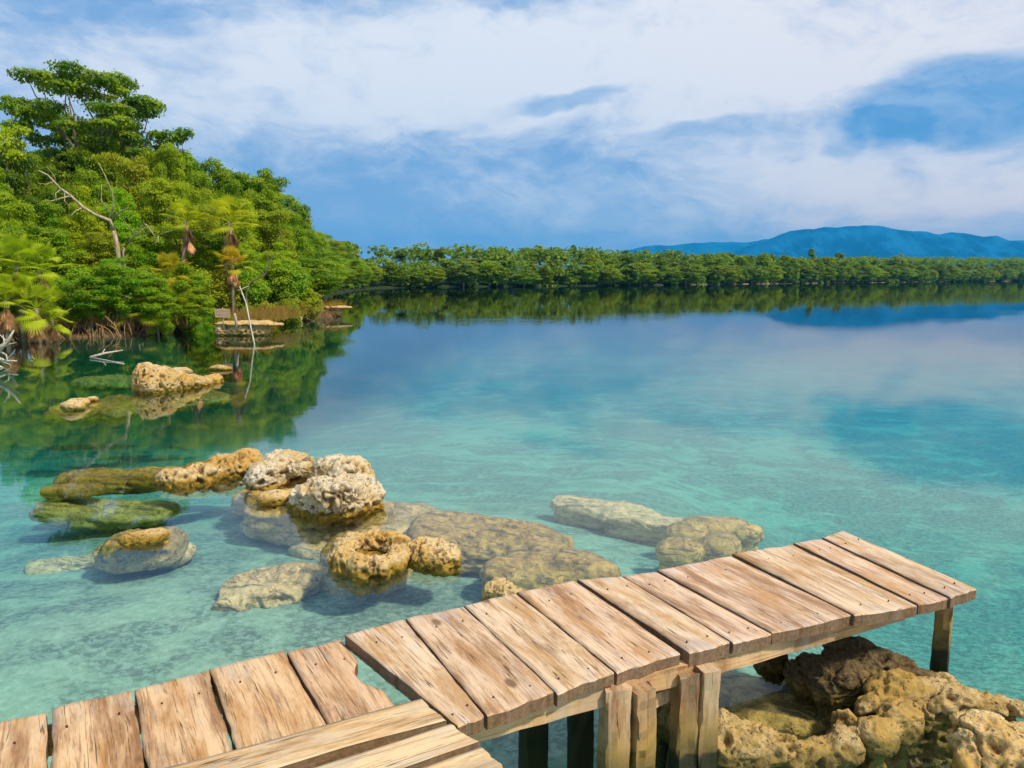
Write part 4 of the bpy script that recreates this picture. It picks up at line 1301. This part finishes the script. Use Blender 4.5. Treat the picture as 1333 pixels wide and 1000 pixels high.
def crown(seed, rx, z0, z1, ncl, per, leaf, rc=0.3, flat=0.6, fill=0.15, shape='round'):
    rs = np.random.default_rng(seed)
    cz, rz = (z0 + z1) / 2, (z1 - z0) / 2
    cs = []
    while len(cs) < ncl:
        v = unit(rs, 1)[0] * (rs.uniform(0.35, 1.0) ** 0.6)
        if shape == 'umbrella' and v[2] < -0.1 and rs.random() < 0.7: continue
        c = np.array([v[0] * rx * (1 - rc), v[1] * rx * (1 - rc), cz + v[2] * rz * (1 - rc * 0.5)])
        if shape == 'umbrella':
            c[2] = z0 + (z1 - z0) * rs.uniform(0.15, 0.95)
            k = 1.0 if c[2] > cz else 0.8
            c[:2] *= k
        if all(np.linalg.norm((c - q[0]) / np.array([1, 1, 0.7])) > rx * rc * 0.55 for q in cs) or rs.random() < 0.15:
            cs.append((c, rx * rc * rs.uniform(0.65, 1.3)))
    P, Dn = [], []
    for c, r in cs:
        m = int(per * (r / (rx * rc)) ** 2)
        d = unit(rs, m)
        flip = (d[:, 2] < 0) & (rs.random(m) < 0.6)
        d[flip, 2] *= -1
        rr = r * (rs.uniform(0.50, 1.05, (m, 1)) + (rs.random((m, 1)) < 0.12) * rs.uniform(0, 0.35, (m, 1)))
        # lumpy outline
        lump = 1 + 0.28 * fbm(d * 2.2 + c, 2, seed)[:, None]
        P.append(c + d * rr * lump * np.array([1, 1, flat])); Dn.append(d)
    nf = int(ncl * per * fill)
    if nf:
        d = unit(rs, nf) * rs.uniform(0.1, 0.8, (nf, 1))
        P.append(np.array([0, 0, cz]) + d * np.array([rx, rx, rz])); Dn.append(d)
    V, F = leaves_from(np.vstack(P), np.vstack(Dn), leaf, rs)
    return V, F, cs


def tree_kit(name, seed, h, rx, z0, ncl, per, leaf, rc=0.3, flat=0.6, shape='round', trunk_r=0.14, fill=0.15, limbs=12, ns=6):
    V, F, cs = crown(seed, rx, z0, h, ncl, per, leaf, rc, flat, fill, shape)
    cm = mesh_np(name + '_crown', V, F, False)
    cm.materials.append(M_leaf)
    random.seed(seed)
    V, F = [], []
    fork = Vector((random.uniform(-.3, .3), random.uniform(-.3, .3), z0 + (h - z0) * 0.25))
    tube(wander((0, 0, -0.6), fork, 5, 0.03), [trunk_r * (1.25 - 0.5 * i / 5) for i in range(6)], ns + 2, V, F, noise=0.1)
    for k in range(min(limbs, len(cs))):
        c, r = cs[k]
        st = Vector((0, 0, 0)).lerp(fork, random.uniform(0.7, 1.0))
        st = fork if random.random() < 0.6 else Vector((fork.x * .8, fork.y * .8, fork.z * random.uniform(0.65, 0.95)))
        tube(wander(st, c, 4, 0.07), [trunk_r * 0.45, trunk_r * 0.33, trunk_r * 0.24, trunk_r * 0.15, trunk_r * 0.07], ns, V, F, cap=False, noise=0.1)
    tm = mesh_list(name + '_trunk', V, F, True)
    tm.materials.append(M_bark)
    return tm, cm

NEAR = [tree_kit('t%d' % i, 200 + i, 8.0, rx, z0, ncl, per, leaf, rc, fl, shp) for i, (rx, z0, ncl, per, leaf, rc, fl, shp) in enumerate([
    (2.9, 1.0, 62, 500, 0.125, 0.24, 0.62, 'round'),
    (3.3, 1.6, 60, 525, 0.129, 0.25, 0.50, 'umbrella'),
    (2.6, 0.4, 66, 475, 0.120, 0.24, 0.67, 'round'),
    (3.0, 1.4, 56, 550, 0.138, 0.26, 0.52, 'umbrella'),
    (2.7, 0.6, 70, 450, 0.116, 0.23, 0.68, 'round')])]
SHRUB = [tree_kit('s%d' % i, 240 + i, 2.4, 1.5, 0.15, 30, 330, 0.11, 0.31, 0.62, 'round', 0.04, 0.25, 8) for i in range(3)]
FARK = [tree_kit('f%d' % i, 260 + i, 10.0, rx, z0, 44, 120, 0.40, 0.27, 0.55, 'round', 0.25, 0.3, 5, 4) for i, (rx, z0) in enumerate([(4.2, -0.6), (4.8, -0.3), (3.8, -0.8), (4.4, -0.5), (5.0, 0.2)])]
EMER = [tree_kit('e%d' % i, 280 + i, 14.0, 3.2, 7.5, 16, 130, 0.42, 0.36, 0.5, 'umbrella', 0.22, 0.1, 9, 5) for i in range(2)]


def put_tree(name, kit, x, y, h, base_h, sx, color, label, cat, group=None, rz=None, z=None):
    zz = gz(x, y) if z is None else z
    e = empty(name, (x, y, zz), label, cat, group, random.uniform(0, 6.28) if rz is None else rz)
    s = h / base_h
    e.scale = (sx, sx, s)
    t = link('trunk', kit[0], None, e)
    c = link('crown', kit[1], None, e, color=color)
    return e

GREENS = [(0.13, 0.26, 0.006), (0.25, 0.41, 0.008), (0.065, 0.175, 0.010), (0.38, 0.46, 0.008), (0.18, 0.34, 0.008), (0.28, 0.33, 0.010)]
SHX = [-80, 0, 75, 130, 200, 265, 330, 385, 440]
SHY = [float(W(a, b).y) for a, b in [(-80, 453), (0, 446), (75, 440), (130, 439), (200, 436), (265, 431), (330, 424), (385, 419), (440, 411.5)]]
SKX = [-100, 0, 60, 120, 180, 215, 250, 290, 330, 360, 385, 400, 420, 440]
SKY = [165, 190, 205, 195, 195, 192, 196, 215, 232, 246, 262, 284, 298, 312]


def shoreD(px): return float(np.interp(px, SHX, SHY))
def skyY(px): return float(np.interp(px, SKX, SKY))

random.seed(31)
rowdef = [  # distance behind the shore, fraction of height up to the skyline, spacing px
    (1.6, 0.36, 46), (4.0, 0.58, 46), (7.5, 0.80, 46), (11.5, 0.95, 44), (15.5, 1.0, 42)]
seen = {}
LBL = ['leafy tree by the water on the left headland', 'bushy tree second from water, left headland', 'broad tree halfway up the left headland', 'high tree below the left headland skyline', 'tree on the left headland skyline']
CLS = {0: 'dark green', 1: 'bright green', 2: 'deep green', 3: 'yellow green', 4: 'mid green', 5: 'olive green'}
for ri, (off, fr, sp) in enumerate(rowdef):
    px = -70 + ri * 17
    lim = (372, 385, 398, 402, 410)[ri]
    while px < lim:
        D = shoreD(px) + off + random.uniform(-0.6, 0.6)
        ysh = float(np.interp(px, SHX, [453, 446, 440, 439, 436, 431, 424, 419, 411.5]))
        ytop = ysh + (skyY(px) - ysh) * fr * random.uniform(0.93, 1.04) + (random.uniform(-9, 1) if fr == 1.0 else -4)
        top = PD(px, ytop, D)
        g0 = gz(top.x, D)
        h = max(1.6, top.z - g0)
        wpx = sp * random.uniform(1.15, 1.6)
        wid = wpx / 1000 * D
        ci = random.choice((0, 2, 4, 5)) if ri >= 3 else random.choice((1, 3, 4, 1, 0, 5))
        if h < 3.2:
            kit = random.choice(SHRUB); bh = 2.4; br = 1.5
        else:
            kit = random.choice(NEAR); bh = 8.0; br = 2.9
        col = tuple(c * random.uniform(0.85, 1.15) for c in GREENS[ci])
        lab = CLS[ci] + ' ' + LBL[ri]
        put_tree('broadleaf_tree', kit, top.x, D, h, bh, max(0.45, wid / 2 / br), col, lab, 'tree', CLS[ci] + ' trees, rank %s of the left headland' % ('one', 'two', 'three', 'four', 'five')[ri])
        px += sp * random.uniform(0.85, 1.15)

# the tall layered tree towering over the headland
tall = tree_kit('tall', 301, 12.5, 5.2, 4.2, 74, 520, 0.17, 0.19, 0.34, 'umbrella', 0.30, 0.03, 40)
tp = PD(112, 92, 44)
tz = gz(tp.x, 44)
put_tree('tall_tree', tall, tp.x, 44, tp.z - tz, 12.5, 0.80, (0.095, 0.20, 0.016), 'tallest tree of the headland, with layered open crown high against the sky', 'tree', rz=1.0)
for (px, py, D, wpx, col, lab) in [(22, 118, 42, 62, GREENS[0], 'small flat crown reaching out left of the tallest tree'), (222, 168, 46, 68, GREENS[2], 'thin airy tree against the sky right of the tallest tree'), (8, 160, 37, 60, GREENS[3], 'lime green tree top at the left edge below the tallest tree')]:
    k2 = tree_kit('airy', 310 + px, 10.0, 2.2, 7.4, 12, 170, 0.2, 0.36, 0.4, 'umbrella', 0.13, 0.0, 12)
    p = PD(px, py, D)
    put_tree('slender_tree', k2, p.x, D, p.z - gz(p.x, D), 10.0, wpx / 2000 * D / 2.2, col, lab, 'tree')
k2 = tree_kit('airy2', 333, 10.0, 2.2, 6.8, 13, 120, 0.2, 0.34, 0.4, 'umbrella', 0.13, 0.0, 13)
p = PD(350, 217, 50)
put_tree('slender_tree', k2, p.x, 50, p.z - gz(p.x, 50), 10.0, 0.62, GREENS[2], 'sparse dark tree with see-through crown sticking up on the headland slope', 'tree')

for (px, py, D, w, lab) in [(150, 158, 47, 0.8, 'dense dark tree closing the gap at the right foot of the tallest crown'), (190, 172, 46, 0.85, 'dense tree leaning against the right side of the tallest tree'), (228, 186, 47, 0.9, 'broad tree on the skyline right behind the thin airy tree'), (262, 196, 49, 0.9, 'broad tree on the skyline, second one down from the thin airy tree'), (292, 208, 50, 0.9, 'broad tree on the skyline above the leaning fan palm'), (322, 226, 50, 0.8, 'tree on the skyline just left of the sparse dark tree'), (372, 246, 54, 0.85, 'tree on the skyline just right of the sparse dark tree'), (95, 150, 46, 0.9, 'dense tree under the middle of the tallest crown'), (168, 196, 50, 0.9, 'rounded tree on the skyline just under the right side of the tallest tree'), (205, 200, 51, 0.85, 'rounded tree on the skyline behind the thin airy tree'), (243, 196, 52, 0.8, 'dome-topped tree on the skyline right of the thin airy tree'), (60, 190, 50, 0.9, 'rounded tree filling the skyline under the left side of the tallest tree')]:
    p = PD(px, py, D)
    put_tree('broadleaf_tree', NEAR[random.randrange(5)], p.x, D, p.z - gz(p.x, D), 8.0, w, GREENS[random.choice((0, 2, 4))], lab, 'tree')
# pale bare-limbed trees in the headland wood
def bare_tree(D, segs, label, root, r0):
    b = PD(root[0], root[1], D)
    base = Vector((b.x, D, gz(b.x, D) - 0.2))
    f0 = PD(segs[0][0][0][0], segs[0][0][0][1], D)
    V, F = tube([base, base.lerp(b, 0.5) + Vector((0.1, 0, 0)), b, f0], [r0 * 0.8, r0 * 0.7, r0 * 0.65, r0 * 0.6], 8, noise=0.15)
    for pts, r in segs:
        q = [PD(p[0], p[1], D - (0.25 * i)) for i, p in enumerate(pts)]
        tube(q, [0.6 * r * (1 - 0.7 * i / (len(q) - 1)) for i in range(len(q))], 6, V, F, noise=0.2)
    V = [v - base for v in V]
    return tag(link('bare_tree', mesh_list('bare_tree', V, F, True), M_limb, loc=base), label, 'tree')

bare_tree(31.0, [([(148, 300), (143, 287), (125, 280), (108, 270), (92, 255), (78, 245), (62, 228), (50, 222)], 0.13), ([(143, 287), (148, 270), (146, 250), (135, 225), (128, 212)], 0.07), ([(145, 285), (158, 275), (168, 270)], 0.06),
                 ([(146, 280), (132, 262), (132, 240)], 0.05), ([(108, 270), (98, 275), (90, 283)], 0.045), ([(92, 255), (80, 258), (66, 262), (58, 260)], 0.05), ([(80, 246), (72, 252), (74, 262)], 0.04), ([(70, 236), (60, 240), (48, 238)], 0.035), ([(74, 242), (70, 228), (60, 216)], 0.035), ([(84, 250), (84, 262), (92, 270)], 0.03)],
          'pale dead tree with a long bare limb slanting up left through the headland wood', (152, 318), 0.13)
bare_tree(31.5, [([(162, 322), (176, 306), (180, 298)], 0.07), ([(176, 306), (190, 304), (182, 296)], 0.045), ([(178, 300), (190, 292), (202, 308), (212, 304), (224, 300)], 0.05), ([(200, 306), (196, 296), (186, 290)], 0.035), ([(206, 306), (206, 314), (198, 318)], 0.03), ([(176, 306), (168, 296), (160, 284)], 0.03)],
          'small bare pale tree with crooked twigs low in the middle of the headland wood', (160, 330), 0.07)
bare_tree(34.0, [([(325, 372), (330, 366), (345, 358), (350, 345), (358, 330), (360, 328)], 0.075), ([(345, 358), (338, 350)], 0.035), ([(352, 342), (346, 330), (352, 326)], 0.03), ([(325, 372), (310, 378), (300, 376), (288, 380)], 0.05), ([(310, 378), (296, 370), (286, 369)], 0.04)],
          'bare grey branch tree leaning out over the bank near the headland tip', (320, 384), 0.06)
bare_tree(28.6, [([(122, 382), (140, 384), (158, 384), (170, 388)], 0.06), ([(158, 384), (160, 372)], 0.03), ([(124, 378), (125, 366), (132, 354), (140, 350)], 0.055)],
          'bare trunk with a straight level limb over dark shade at the bank', (122, 392), 0.09)


# fan palms
def fan_palm_kit(seed, trunk_h, nf, fan, lean=0.0, dead=34, pet=0.7):
    rs = random.Random(seed)
    V, F = [], []
    topp = Vector((lean, 0, trunk_h))
    tube([Vector((0, 0, -0.4)), Vector((lean * 0.4, 0, trunk_h * 0.5)), topp], [0.10, 0.085, 0.08], 8, V, F, noise=0.15)
    tm = mesh_list('palm_trunk', V, F, True); tm.materials.append(M_bark)
    LV, LF, DV, DF = [], [], [], []

    def fanleaf(VV, FF, base, out, size, nseg, spread, droop):
        side = out.cross(Vector((0, 0, 1)))
        if side.length < 0.1: side = Vector((1, 0, 0))
        side.normalize()
        nrm = side.cross(out).normalized()
        for s in range(nseg):
            a = spread * (s / (nseg - 1) - 0.5)
            d = (out * math.cos(a) + side * math.sin(a)).normalized()
            w = size * 0.045
            sd = nrm.cross(d).normalized()
            L = size * (1 - 0.25 * abs(a) / (spread / 2)) * rs.uniform(0.9, 1.08)
            z1 = Vector((0, 0, -droop * L * 0.25)); z2 = Vector((0, 0, -droop * L))
            b = len(VV)
            VV += [base, base + d * L * 0.5 - sd * w + z1, base + d * L + z2, base + d * L * 0.5 + sd * w + z1 + nrm * w * 0.4]
            FF.append((b, b + 1, b + 2, b + 3))
    for k in range(nf):
        az_ = k * 2.4 + rs.uniform(-.3, .3)
        el_ = rs.uniform(-0.5, 1.35)
        out = Vector((math.cos(az_) * math.cos(el_), math.sin(az_) * math.cos(el_), math.sin(el_)))
        p = pet * rs.uniform(0.7, 1.2)
        e = topp + out * p + Vector((0, 0, -0.08 * p))
        tube([topp, topp + out * p * 0.5 + Vector((0, 0, 0.02)), e], [0.014, 0.011, 0.009], 4, LV, LF, cap=False)
        fanleaf(LV, LF, e, (out + Vector((0, 0, -0.15))).normalized(), fan * rs.uniform(0.8, 1.15), 22, R(210), 0.22)
    for k in range(dead):
        az_ = rs.uniform(0, 6.28)
        out = Vector((math.cos(az_) * 0.32, math.sin(az_) * 0.32, -1)).normalized()
        st = topp + Vector((0, 0, -rs.uniform(0, 0.25 * trunk_h)))
        e = st + out * pet * rs.uniform(0.3, 0.6)
        tube([st, e], [0.014, 0.01], 4, DV, DF, cap=False)
        fanleaf(DV, DF, e, out, fan * rs.uniform(0.8, 1.3), 11, R(60), 0.0)
    lm = mesh_list('palm_fronds', LV, LF); lm.materials.append(M_palmleaf)
    dm = mesh_list('palm_dead', DV, DF); dm.materials.append(M_dead)
    return tm, lm, dm

PK = [fan_palm_kit(1, 1.5, 26, 0.55), fan_palm_kit(2, 1.1, 22, 0.55, 0.1), fan_palm_kit(3, 2.6, 20, 0.55, 0.5, 10)]
palms = [(22, 345, 25.6, 0, 1.0, 'fan palm at the left edge with the highest fans over the water'), (52, 352, 26.0, 0, 0.95, 'bright fan palm with a hanging skirt of reddish dead fronds'),
         (5, 392, 24.8, 1, 0.95, 'low fan palm at the left edge with brown skirt near the water'), (48, 402, 25.2, 1, 1.0, 'low spreading yellow green fan palm at the water just right of the left edge'),
         (-25, 350, 25.5, 0, 1.1, 'fan palm half outside the left edge of the photo'), (70, 418, 25.6, 1, 0.6, 'small fan palm tuft drooping to the water at the right end of the palm group'),
         (165, 408, 28.6, 1, 0.75, 'stubby palm with hanging brown skirt in the dark bank shade'), (193, 402, 28.8, 0, 0.8, 'palm with broad reddish dead skirt left of the sloping palm scrub'),
         (215, 398, 29.3, 1, 0.85, 'yellowing palm beside the one with the broad reddish skirt'), (245, 400, 29.8, 1, 0.7, 'small yellow palm in the scrub left of the notice board'), (222, 355, 30.4, 0, 0.8, 'orange skirted palm up the bank above the yellowing palms'),
         (300, 290, 33.5, 2, 1.25, 'leaning fan palm with yellow fans and tan skirt high among the trees'), (243, 288, 33.0, 2, 1.0, 'yellow palm top half hidden left of the leaning fan palm'), (300, 345, 33.0, 1, 0.8, 'dark fan palm beneath the leaning fan palm')]
for (px, py, D, ki, s, lab) in palms:
    p = PD(px, py, D)
    kit = PK[ki]
    th = (1.5, 1.1, 2.6)[ki]
    g0 = gz(p.x, D)
    want = max(0.6, p.z - g0)
    e = empty('fan_palm', (p.x - (0.5 * s if ki == 2 else 0), D, g0), lab, 'palm', None, 0 if ki == 2 else random.uniform(0, 6.28))
    zs = want / th
    e.scale = (s, s, s)
    # a taller stem keeps the head's proportions: lift the head, stretch only the trunk
    t = link('trunk', kit[0], None, e); t.scale = (1, 1, zs / s)
    yel = random.random()
    col = (0.42 + 0.14 * yel, 0.50, 0.02) if D < 27 or ki == 2 else (0.34 + 0.2 * yel, 0.36, 0.02)
    lf = link('fronds', kit[1], None, e, color=col); lf.location = (0, 0, th * (zs / s - 1))
    dd = link('dead_fronds', kit[2], None, e); dd.location = (0, 0, th * (zs / s - 1))

# golden shrubs on the headland tip and along the bank
random.seed(77)
shr = [(400, 372, 38.5, 50, (0.306, 0.306, 0.02), 'rounded yellow shrub on the headland tip'), (432, 400, 43.5, 36, (0.504, 0.360, 0.03), 'low golden scrub on the tip ledge'), (370, 385, 36, 50, (0.252, 0.270, 0.02), 'olive shrub left of the rounded yellow shrub'),
       (345, 395, 33.2, 46, (0.396, 0.252, 0.03), 'orange brown scrub above the flat stone'), (285, 400, 30, 40, (0.234, 0.270, 0.015), 'yellow green shrub behind the notice board'), (325, 398, 31.5, 36, (0.288, 0.270, 0.02), 'olive shrub behind the leaning pole'),
       (110, 355, 27.8, 66, (0.090, 0.270, 0.012), 'bright bush hanging over the dark bank shade'), (150, 330, 28.3, 60, (0.126, 0.324, 0.012), 'fresh green bush in the middle of the bank front'), (190, 350, 28.8, 55, (0.162, 0.342, 0.012), 'light green bush right of the fresh green one'), (205, 372, 28.6, 46, (0.198, 0.342, 0.012), 'light green bush above the reddish palm skirts'),
       (255, 378, 29.8, 52, (0.216, 0.324, 0.012), 'yellow green bush on the slope left of the board'), (262, 398, 29.2, 30, (0.090, 0.306, 0.012), 'small vivid green bush just left of the notice board'), (235, 340, 30.5, 60, (0.198, 0.324, 0.014), 'lime bush up the slope in the middle of the bank'), (375, 340, 38, 70, (0.162, 0.306, 0.012), 'big lime bush above the headland tip')]
for (px, py, D, wpx, col, lab) in shr:
    top = PD(px, py, D)
    g0 = gz(top.x, D)
    hh = max(0.6, top.z - g0)
    if hh > 1.7 and px < 300:
        put_tree('shrub', NEAR[(px * 7) % 5], top.x, D, hh, 8.0, wpx / 2000 * D / 2.3, col, lab, 'shrub')
    else:
        put_tree('shrub', random.choice(SHRUB), top.x, D, hh, 2.4, wpx / 2000 * D / 1.5, col, lab, 'shrub')

# headland's back side, from the tip into the distance, then the far shore
def along(points, step0, off, jit, f_step=None):
    P = np.array(points); out = []
    for a, b in zip(P[:-1], P[1:]):
        L = np.linalg.norm(b - a); d = (b - a) / L; nrm = np.array([-d[1], d[0]])
        s = 0.0
        while s < L:
            q = a + d * s + nrm * (off + random.uniform(-jit, jit))
            out.append(q)
            s += (f_step(q) if f_step else step0) * random.uniform(0.8, 1.2)
    return out

random.seed(5)
hb_line = [(-11.2, 43.5), (-14.5, 55), (-18.5, 72), (-24.0, 100), (-27.5, 132), (-28.5, 158)]
for off, hk in ((0.6, 0.66), (4.8, 1.0), (10.0, 1.25)):
    for q in along(hb_line, 4.6, off, 0.8):
        pxx = 666.5 + q[0] / q[1] * 1000
        yt = float(np.interp(pxx, [395, 420, 440, 460, 480, 500], [300, 308, 314, 320, 326, 331]))
        h = min(9.5, max(4.0, (362 - yt) / 1000 * q[1] + 2.1 - gz(*q))) * (hk if hk < 1 else 1.0) * random.uniform(0.85, 1.06)
        ci = random.choice((0, 1, 4, 5, 2))
        put_tree('broadleaf_tree', random.choice(NEAR), q[0], q[1], h, 8.0, random.uniform(0.85, 1.15), tuple(c * 0.95 for c in GREENS[ci]), 'green tree on the low shore running back behind the headland tip', 'tree', 'trees along the shore behind the headland tip')

far_line = [(-28, 160), (-18, 181), (-3, 191), (28, 213), (74, 259), (140, 326), (272, 456), (360, 531), (560, 668)]
random.seed(6)
cnt = 0
for off, hk in ((1.2, 0.72), (7.5, 1.0)):
    for q in along(far_line, 6.0, off, 1.2, lambda q: 5.2 + 0.011 * q[1]):
        pxx = 666.5 + q[0] / q[1] * 1000
        if pxx > 1375: continue
        yt = float(np.interp(pxx, [450, 500, 600, 700, 800, 900, 1000, 1100, 1200, 1333], [328, 333, 334, 334, 335, 336, 335, 336, 340, 344]))
        h = ((362 - yt) / 1000 * q[1] + 2.1 - gz(*q)) * hk * random.uniform(0.74, 1.14)
        g_ = random.choice(GREENS)
        k = random.uniform(0.35, 0.9)
        if random.random() < 0.22: g_ = (0.035, 0.13, 0.035)
        if random.random() < 0.14: h *= 1.22
        put_tree('broadleaf_tree', random.choice(FARK), q[0], q[1], h, 10.0, random.uniform(0.8, 1.15) * (1 + max(0, q[1] - 250) * 0.0012), tuple(c * k for c in g_), 'green broadleaf tree crowded into the forest belt along the far shore', 'tree', 'trees of the far shore belt')
        cnt += 1
# trees standing above the belt
for (px, py, w, lab) in [(748, 321, 0.45, 'slim lone tree rising above the far forest belt left of centre'), (570, 326, 0.9, 'broad bare-topped tree above the far belt at left'), (522, 327, 0.7, 'feathery tree above the far belt near the headland'), (647, 328, 0.7, 'dark rounded tree top above the far belt, left half'), (1058, 326, 0.7, 'tall forked tree above the far belt below the mountain'),
                         (1092, 331, 0.95, 'round dark crown just right of the tall forked tree'), (878, 328, 1.1, 'wide dark crown above the far belt in the middle'), (950, 331, 0.9, 'dark crown above the far belt left of the mountain'), (1003, 333, 0.9, 'low dark crown above the far belt at the mountain foot'), (690, 331, 0.7, 'small dark tree top above the far belt')]:
    D = float(np.interp(px, [500, 650, 800, 950, 1100, 1250], [180, 200, 235, 290, 360, 480])) + 14
    p = PD(px, py - 3, D)
    kit = EMER[0 if w < 0.8 else 1]
    put_tree('tall_tree', kit, p.x, D, p.z - gz(p.x, D), 14.0, w, (0.045, 0.12, 0.02), lab, 'tree')

# the forest mass behind the first ranks of the far shore: one uncountable wood
rs = np.random.default_rng(55)
P, Dn = [], []
fl_ = np.array(far_line + [(900, 905), (1700, 1120)], float)
seg = np.linalg.norm(np.diff(fl_, axis=0), axis=1)
cum = np.r_[0, np.cumsum(seg)]
N = 1500
ts = np.sort(rs.uniform(0, 1, N)) ** 1.15 * cum[-1]
for t in ts:
    i = min(np.searchsorted(cum, t, 'right') - 1, len(seg) - 1)
    d = (fl_[i + 1] - fl_[i]) / seg[i]; nrm = np.array([-d[1], d[0]])
    off = rs.uniform(13, 42) if t < 900 else rs.uniform(3, 50)
    q = fl_[i] + d * (t - cum[i]) + nrm * off
    sc = max(1.0, q[1] / 330.0)
    h = 8.2 * min(1.9, max(1.0, q[1] / 330.0)) + rs.uniform(-1.4, 1.2)
    r = rs.uniform(2.4, 4.0) * min(2.2, sc)
    c = np.array([q[0], q[1], 2.0 + h - r * 0.6])
    m = 60
    dd = unit(rs, m); dd[:, 2] = np.abs(dd[:, 2]) * 1.1 - 0.25
    P.append(c + dd * r * rs.uniform(0.7, 1.05, (m, 1)) * np.array([1, 1, 0.8])); Dn.append(dd)
    m2 = 14
    P.append(np.array([q[0], q[1], 2.0]) + rs.uniform(-1, 1, (m2, 3)) * np.array([r, r, 0]) + np.array([0, 0, 1]) * rs.uniform(0, h, (m2, 1))); Dn.append(unit(rs, m2))
# low growth hanging over the waterline under the trees
def low_growth(line, count, o0, o1, hmax, rr, reach):
    fl2 = np.array(line, float)
    sg = np.linalg.norm(np.diff(fl2, axis=0), axis=1); cm_ = np.r_[0, np.cumsum(sg)]
    for t in rs.uniform(0, min(cm_[-1], reach), count):
        i = min(np.searchsorted(cm_, t, 'right') - 1, len(sg) - 1)
        d = (fl2[i + 1] - fl2[i]) / sg[i]; nrm = np.array([-d[1], d[0]])
        q = fl2[i] + d * (t - cm_[i]) + nrm * rs.uniform(o0, o1)
        r = rs.uniform(0.6, 1.0) * rr
        c = np.array([q[0], q[1], rs.uniform(0.4, hmax)])
        m = 46
        dd = unit(rs, m); dd[:, 2] = np.abs(dd[:, 2]) * 1.3 - 0.5
        P.append(c + dd * r * rs.uniform(0.7, 1.05, (m, 1)) * np.array([1, 1, 0.7])); Dn.append(dd)
VB, FB = leaves_from(np.vstack(P), np.vstack(Dn), 1.0, rs)
P, Dn = [], []
low_growth(far_line, 1700, 0.2, 9.0, 6.0, 2.0, 700)
low_growth([(-18.5, 72), (-24.0, 100), (-27.5, 132), (-28.5, 158)], 260, 0.0, 5.0, 4.0, 1.3, 200)
VL, FL = leaves_from(np.vstack(P), np.vstack(Dn), 0.55, rs)
V = np.vstack([VB, VL]); F = np.vstack([FB, FL + len(VB)])
tag(link('forest', mesh_np('forest', V, F, False), M_leaf, color=(0.05, 0.14, 0.02)), 'dense forest mass closing the view behind the far shore trees', 'forest', kind='stuff')

# roots, dead fronds and litter along the bank edge
rs2 = random.Random(8)
V, F = [], []
sp_ = [Vector((*shore[i], 0)) for i in range(3, 12)]
for a, b in zip(sp_[:-1], sp_[1:]):
    L = (b - a).length
    for k in range(int(L * 16)):
        q = a.lerp(b, rs2.random())
        inn_ = Vector((-(b - a).y, (b - a).x, 0)).normalized()
        st = q + inn_ * rs2.uniform(0.0, 1.3); st.z = rs2.uniform(0.25, 0.75)
        en = q + inn_ * rs2.uniform(-0.35, 0.35) + Vector((rs2.uniform(-.5, .5), 0, 0)); en.z = rs2.uniform(-0.25, 0.1)
        md = st.lerp(en, 0.5) + Vector((rs2.uniform(-.12, .12), 0, rs2.uniform(0, .2)))
        tube([st, md, en], [0.025 * rs2.uniform(0.5, 1.4), 0.018, 0.012], 5, V, F, cap=False)
tag(link('roots', mesh_list('roots', V, F, True), mat_bark('roots', (0.20, 0.11, 0.05), (0.42, 0.26, 0.13))), 'tangle of brown roots and dead stems along the wooded bank', 'roots', kind='stuff')
# grass tufts on the headland tip
rsn = np.random.default_rng(14)
C, T = [], []
for (px, D, n) in [(335, 31.6, 240), (352, 33.0, 260), (365, 34.5, 220), (318, 30.5, 160), (430, 43.2, 260), (415, 42.6, 200), (300, 30.2, 160), (383, 37.5, 160), (240, 29.6, 160), (120, 28.2, 140), (85, 27.8, 120)]:
    x0 = (px - 666.5) / 1000 * D
    for k in range(n):
        x = x0 + rsn.normal(0, 0.45); y = D + rsn.normal(0, 0.3)
        z = 0.35
        dx = rsn.normal(0, 0.22); dy = rsn.normal(0, 0.15); hh = rsn.uniform(0.25, 0.75)
        w = 0.012
        C += [(x - w, y, z), (x + w, y, z), (x + dx * 0.5 + w * 0.7, y + dy * 0.5, z + hh * 0.7), (x + dx * 0.5 - w * 0.7, y + dy * 0.5, z + hh * 0.7), (x + dx * 1.3, y + dy, z + hh * 0.9)]
        b = len(C) - 5
        T += [(b, b + 1, b + 2, b + 3), (b + 3, b + 2, b + 4)]
tag(link('grass', mesh_list('grass', C, T), mat_leaf('dry_grass', 0.3, 0.0), color=(0.36, 0.22, 0.05)), 'dry golden grass on the bank and headland tip', 'grass', kind='stuff')

words = ['first', 'second', 'third', 'fourth', 'fifth', 'sixth', 'seventh', 'eighth']
by = {}
for o in bpy.data.objects:
    if o.get('label') and 'rank ' in str(o.get('group', '')):
        by.setdefault(o['label'], []).append(o)
for lab, lst in by.items():
    if len(lst) > 1:
        lst.sort(key=lambda o: o.location.x / o.location.y)
        for k, o in enumerate(lst):
            o['label'] = lab + ', ' + words[min(k, 7)] + ' from left'
print('far trees', cnt, 'objects', len(bpy.data.objects))
